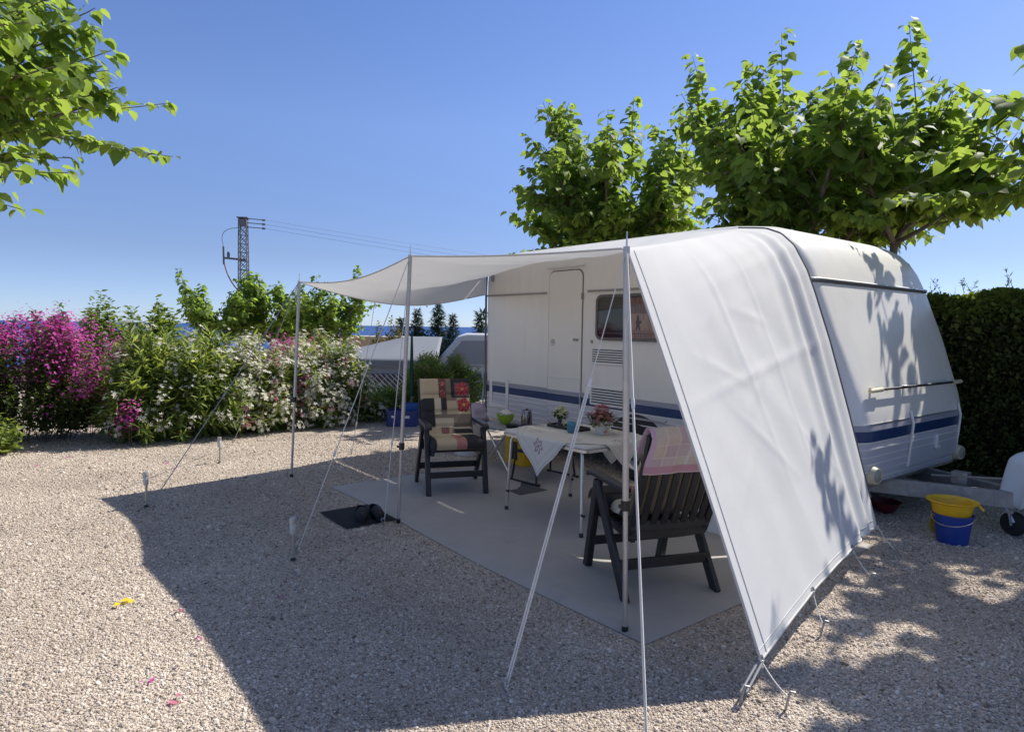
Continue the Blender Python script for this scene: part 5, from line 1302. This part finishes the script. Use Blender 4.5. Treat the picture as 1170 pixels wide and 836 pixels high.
# pylon
py = thing('lattice_pylon', 'steel lattice pylon with a side arm rising behind the small mulberry trees', 'pylon', (-24.5, 60, -6), math.radians(8))
m = MB(); hw = .32; ht = 17.0
zz = np.linspace(0, ht, 23)
def wid(z): return hw * (1.5 - .5 * z / ht)
for sx in (-1, 1):
    for sy in (-1, 1): m.beam((sx * wid(0), sy * wid(0), 0), (sx * wid(ht), sy * wid(ht), ht), .07, .07)
m.build('leg', M_pylon, py)
m = MB()
for i in range(len(zz) - 1):
    a, b = zz[i], zz[i + 1]; wa, wb = wid(a), wid(b)
    for s in (-1, 1):
        m.beam((-wa, s * wa, a), (wb, s * wb, b), .05, .05); m.beam((wa, s * wa, a), (-wb, s * wb, b), .05, .05); m.beam((-wb, s * wb, b), (wb, s * wb, b), .05, .05)
        m.beam((s * wa, -wa, a), (s * wb, wb, b), .05, .05)
m.build('lattice', M_pylon, py)
m = MB(); m.box((.0, 0, ht - .40), (.72, .72, .55)); m.box((.0, 0, ht + .02), (.95, .85, .08)); m.build('head', M_pylon, py)
m = MB()
for dz in (0, -.38, -.76): m.beam((.3, 0, ht - .02 + dz), (1.75, .05, ht - .1 + dz), .07, .07)
m.build('insulator_arm', M_pylon, py)
for dz in (0, -.38, -.76):
    m = MB(); m.lathe([(0, -.14), (.12, -.12), (.08, -.02), (.12, .0), (.08, .1), (.12, .12), (0, .14)], (1.78, .05, ht - .1 + dz), 10, axis=(1, 0, 0)); m.build('insulator', M_pylon, py)
m = MB(); m.beam((.2, 0, ht - 3.75), (-1.75, 0, ht - 3.6), .12, .18); m.beam((-1.7, 0, ht - 4.2), (-1.72, 0, ht - 2.6), .14, .14); m.lathe([(0, 0), (.12, 0), (.14, .3), (.08, .5), (0, .5)], (-1.3, 0, ht - 3.55), 10); m.build('side_arm', M_pylon, py)
m = MB(); m.tube(curve3((-1.68, 0, ht - 4.0), (-.1, 0, ht - 6.9), (-.5, 0, -.3), 12), .06, 6); m.build('feeder_cable', M_redcable, py)
m = MB(); m.tube(curve3((-.3, 0, ht - .9), (-1.7, 0, ht - 2.6), (-1.3, 0, .9), 14), .025, 6); m.build('jumper_wire', M_cable, py)
Mw = Matrix.Translation((-24.5, 60, -6)) @ Matrix.Rotation(math.radians(8), 4, 'Z')
for i, dz in enumerate((0, -.38, -.76)):
    a = Mw @ Vector((1.9, .05, ht - .1 + dz)); b = Vector((42, 100, 8.2 - i * .7))
    m = MB(); m.tube([a.lerp(b, s) - a + Vector((0, 0, -.9 * math.sin(PI * s))) for s in np.linspace(0, 1, 24)], .010, 5); o = m.build('power_line', M_cable); o.location = a
    tag(o, ['topmost power cable running right from the pylon', 'middle power cable running right from the pylon', 'lowest power cable running right from the pylon'][i], 'cable', 'power cables of the pylon')

# ------------------------------------------------------------------ litter under the bushes
def litter():
    r = np.random.default_rng(90); n = 420; P = []; 
    while len(P) < n:
        if r.random() < .7:   # along the foot of the bushes
            t_ = r.random(); c = np.array([-6.6, 7.0]) * (1 - t_) + np.array([-2.0, 10.0]) * t_ + np.array([.63, -.77]) * r.normal(0.0, .28)
        else: c = np.array([r.uniform(-4.5, 2.5), r.uniform(2.3, 8)])
        q_, p_ = QP(c[0], c[1])
        if -5.95 < q_ < -2.0 and p_ > 2.4: continue
        P.append((c[0], c[1], r.uniform(.006, .013)))
    P = np.array(P); D = norm(np.c_[r.normal(0, 1, n), r.normal(0, 1, n), r.normal(0, .2, n)]); X, Y, Z_ = frames(D, norm(np.c_[r.normal(0, .4, n), r.normal(0, .4, n), np.ones(n)]))
    o = scatter_mesh('leaf_litter', *T_OVATE, P, X, Y, Z_, r.uniform(.010, .028, n), leaf_mat('litter', [(0, (.10, .06, .03)), (.45, (.22, .14, .06)), (.7, (.16, .14, .04)), (.85, (.38, .07, .22)), (1, (.46, .12, .30))], (.2, .12, .06), .15, .7, .1))
    tag(o, 'dry leaves and tiny petals scattered over the gravel', 'litter', kind='stuff')
litter()
# ------------------------------------------------------------------ fallen petals and leaf
def petal(x, y, label, col=BRACT, s=.022, n=4, name='fallen_petal', cat='petal', group='bougainvillea petals on the gravel'):
    r = np.random.default_rng(int(abs(x * 1000) + abs(y * 777)))
    P = np.c_[r.normal(0, s * .6, n), r.normal(0, s * .6, n), r.uniform(.006, .02, n)]; D = norm(np.c_[r.normal(0, 1, n), r.normal(0, 1, n), r.normal(0, .25, n)])
    X, Y, Z_ = frames(D, norm(np.c_[r.normal(0, .4, n), r.normal(0, .4, n), np.ones(n)])); o = scatter_mesh(name, *T_OVATE, P, X, Y, Z_, s * r.uniform(1.1, 1.6, n), col); o.location = (x, y, 0); tag(o, label, cat, group)
PT = [(-1.755, 3.42, 'pale pink petal beside the yellow leaf'), (-1.50, 3.12, 'deep magenta petal near the curved edge of the shadow'), (-1.52, 2.72, 'small violet petal in the sunlit gravel at lower left'), (-1.36, 2.58, 'coral pink petal, lowest on the left'),
      (-1.30, 3.63, 'magenta petal in the shaded gravel left of the groundsheet'), (-3.55, 6.85, 'pink petal in sun behind the leftmost garden stake'), (-3.75, 7.1, 'pink petal between the two far garden stakes'), (-2.85, 6.25, 'violet petal just inside the canopy shadow near its upper edge'), (-2.62, 6.05, 'broad violet petal just inside the canopy shadow'),
      (-4.55, 7.2, 'pink petal on sunny gravel in front of the tall oleander'), (-5.05, 6.9, 'magenta petal near the foot of the bougainvillea'), (-5.0, 7.35, 'pink petal at the shadow edge below the bougainvillea')]
for x, y, s_ in PT: petal(x, y, s_, PETALP if 'coral' in s_ or 'pale' in s_ else BRACT)
petal(-2.075, 3.50, 'bright yellow curled leaf lying on sunlit gravel at left', LEAF_YEL, .045, 5, 'fallen_leaf', 'leaf', None)
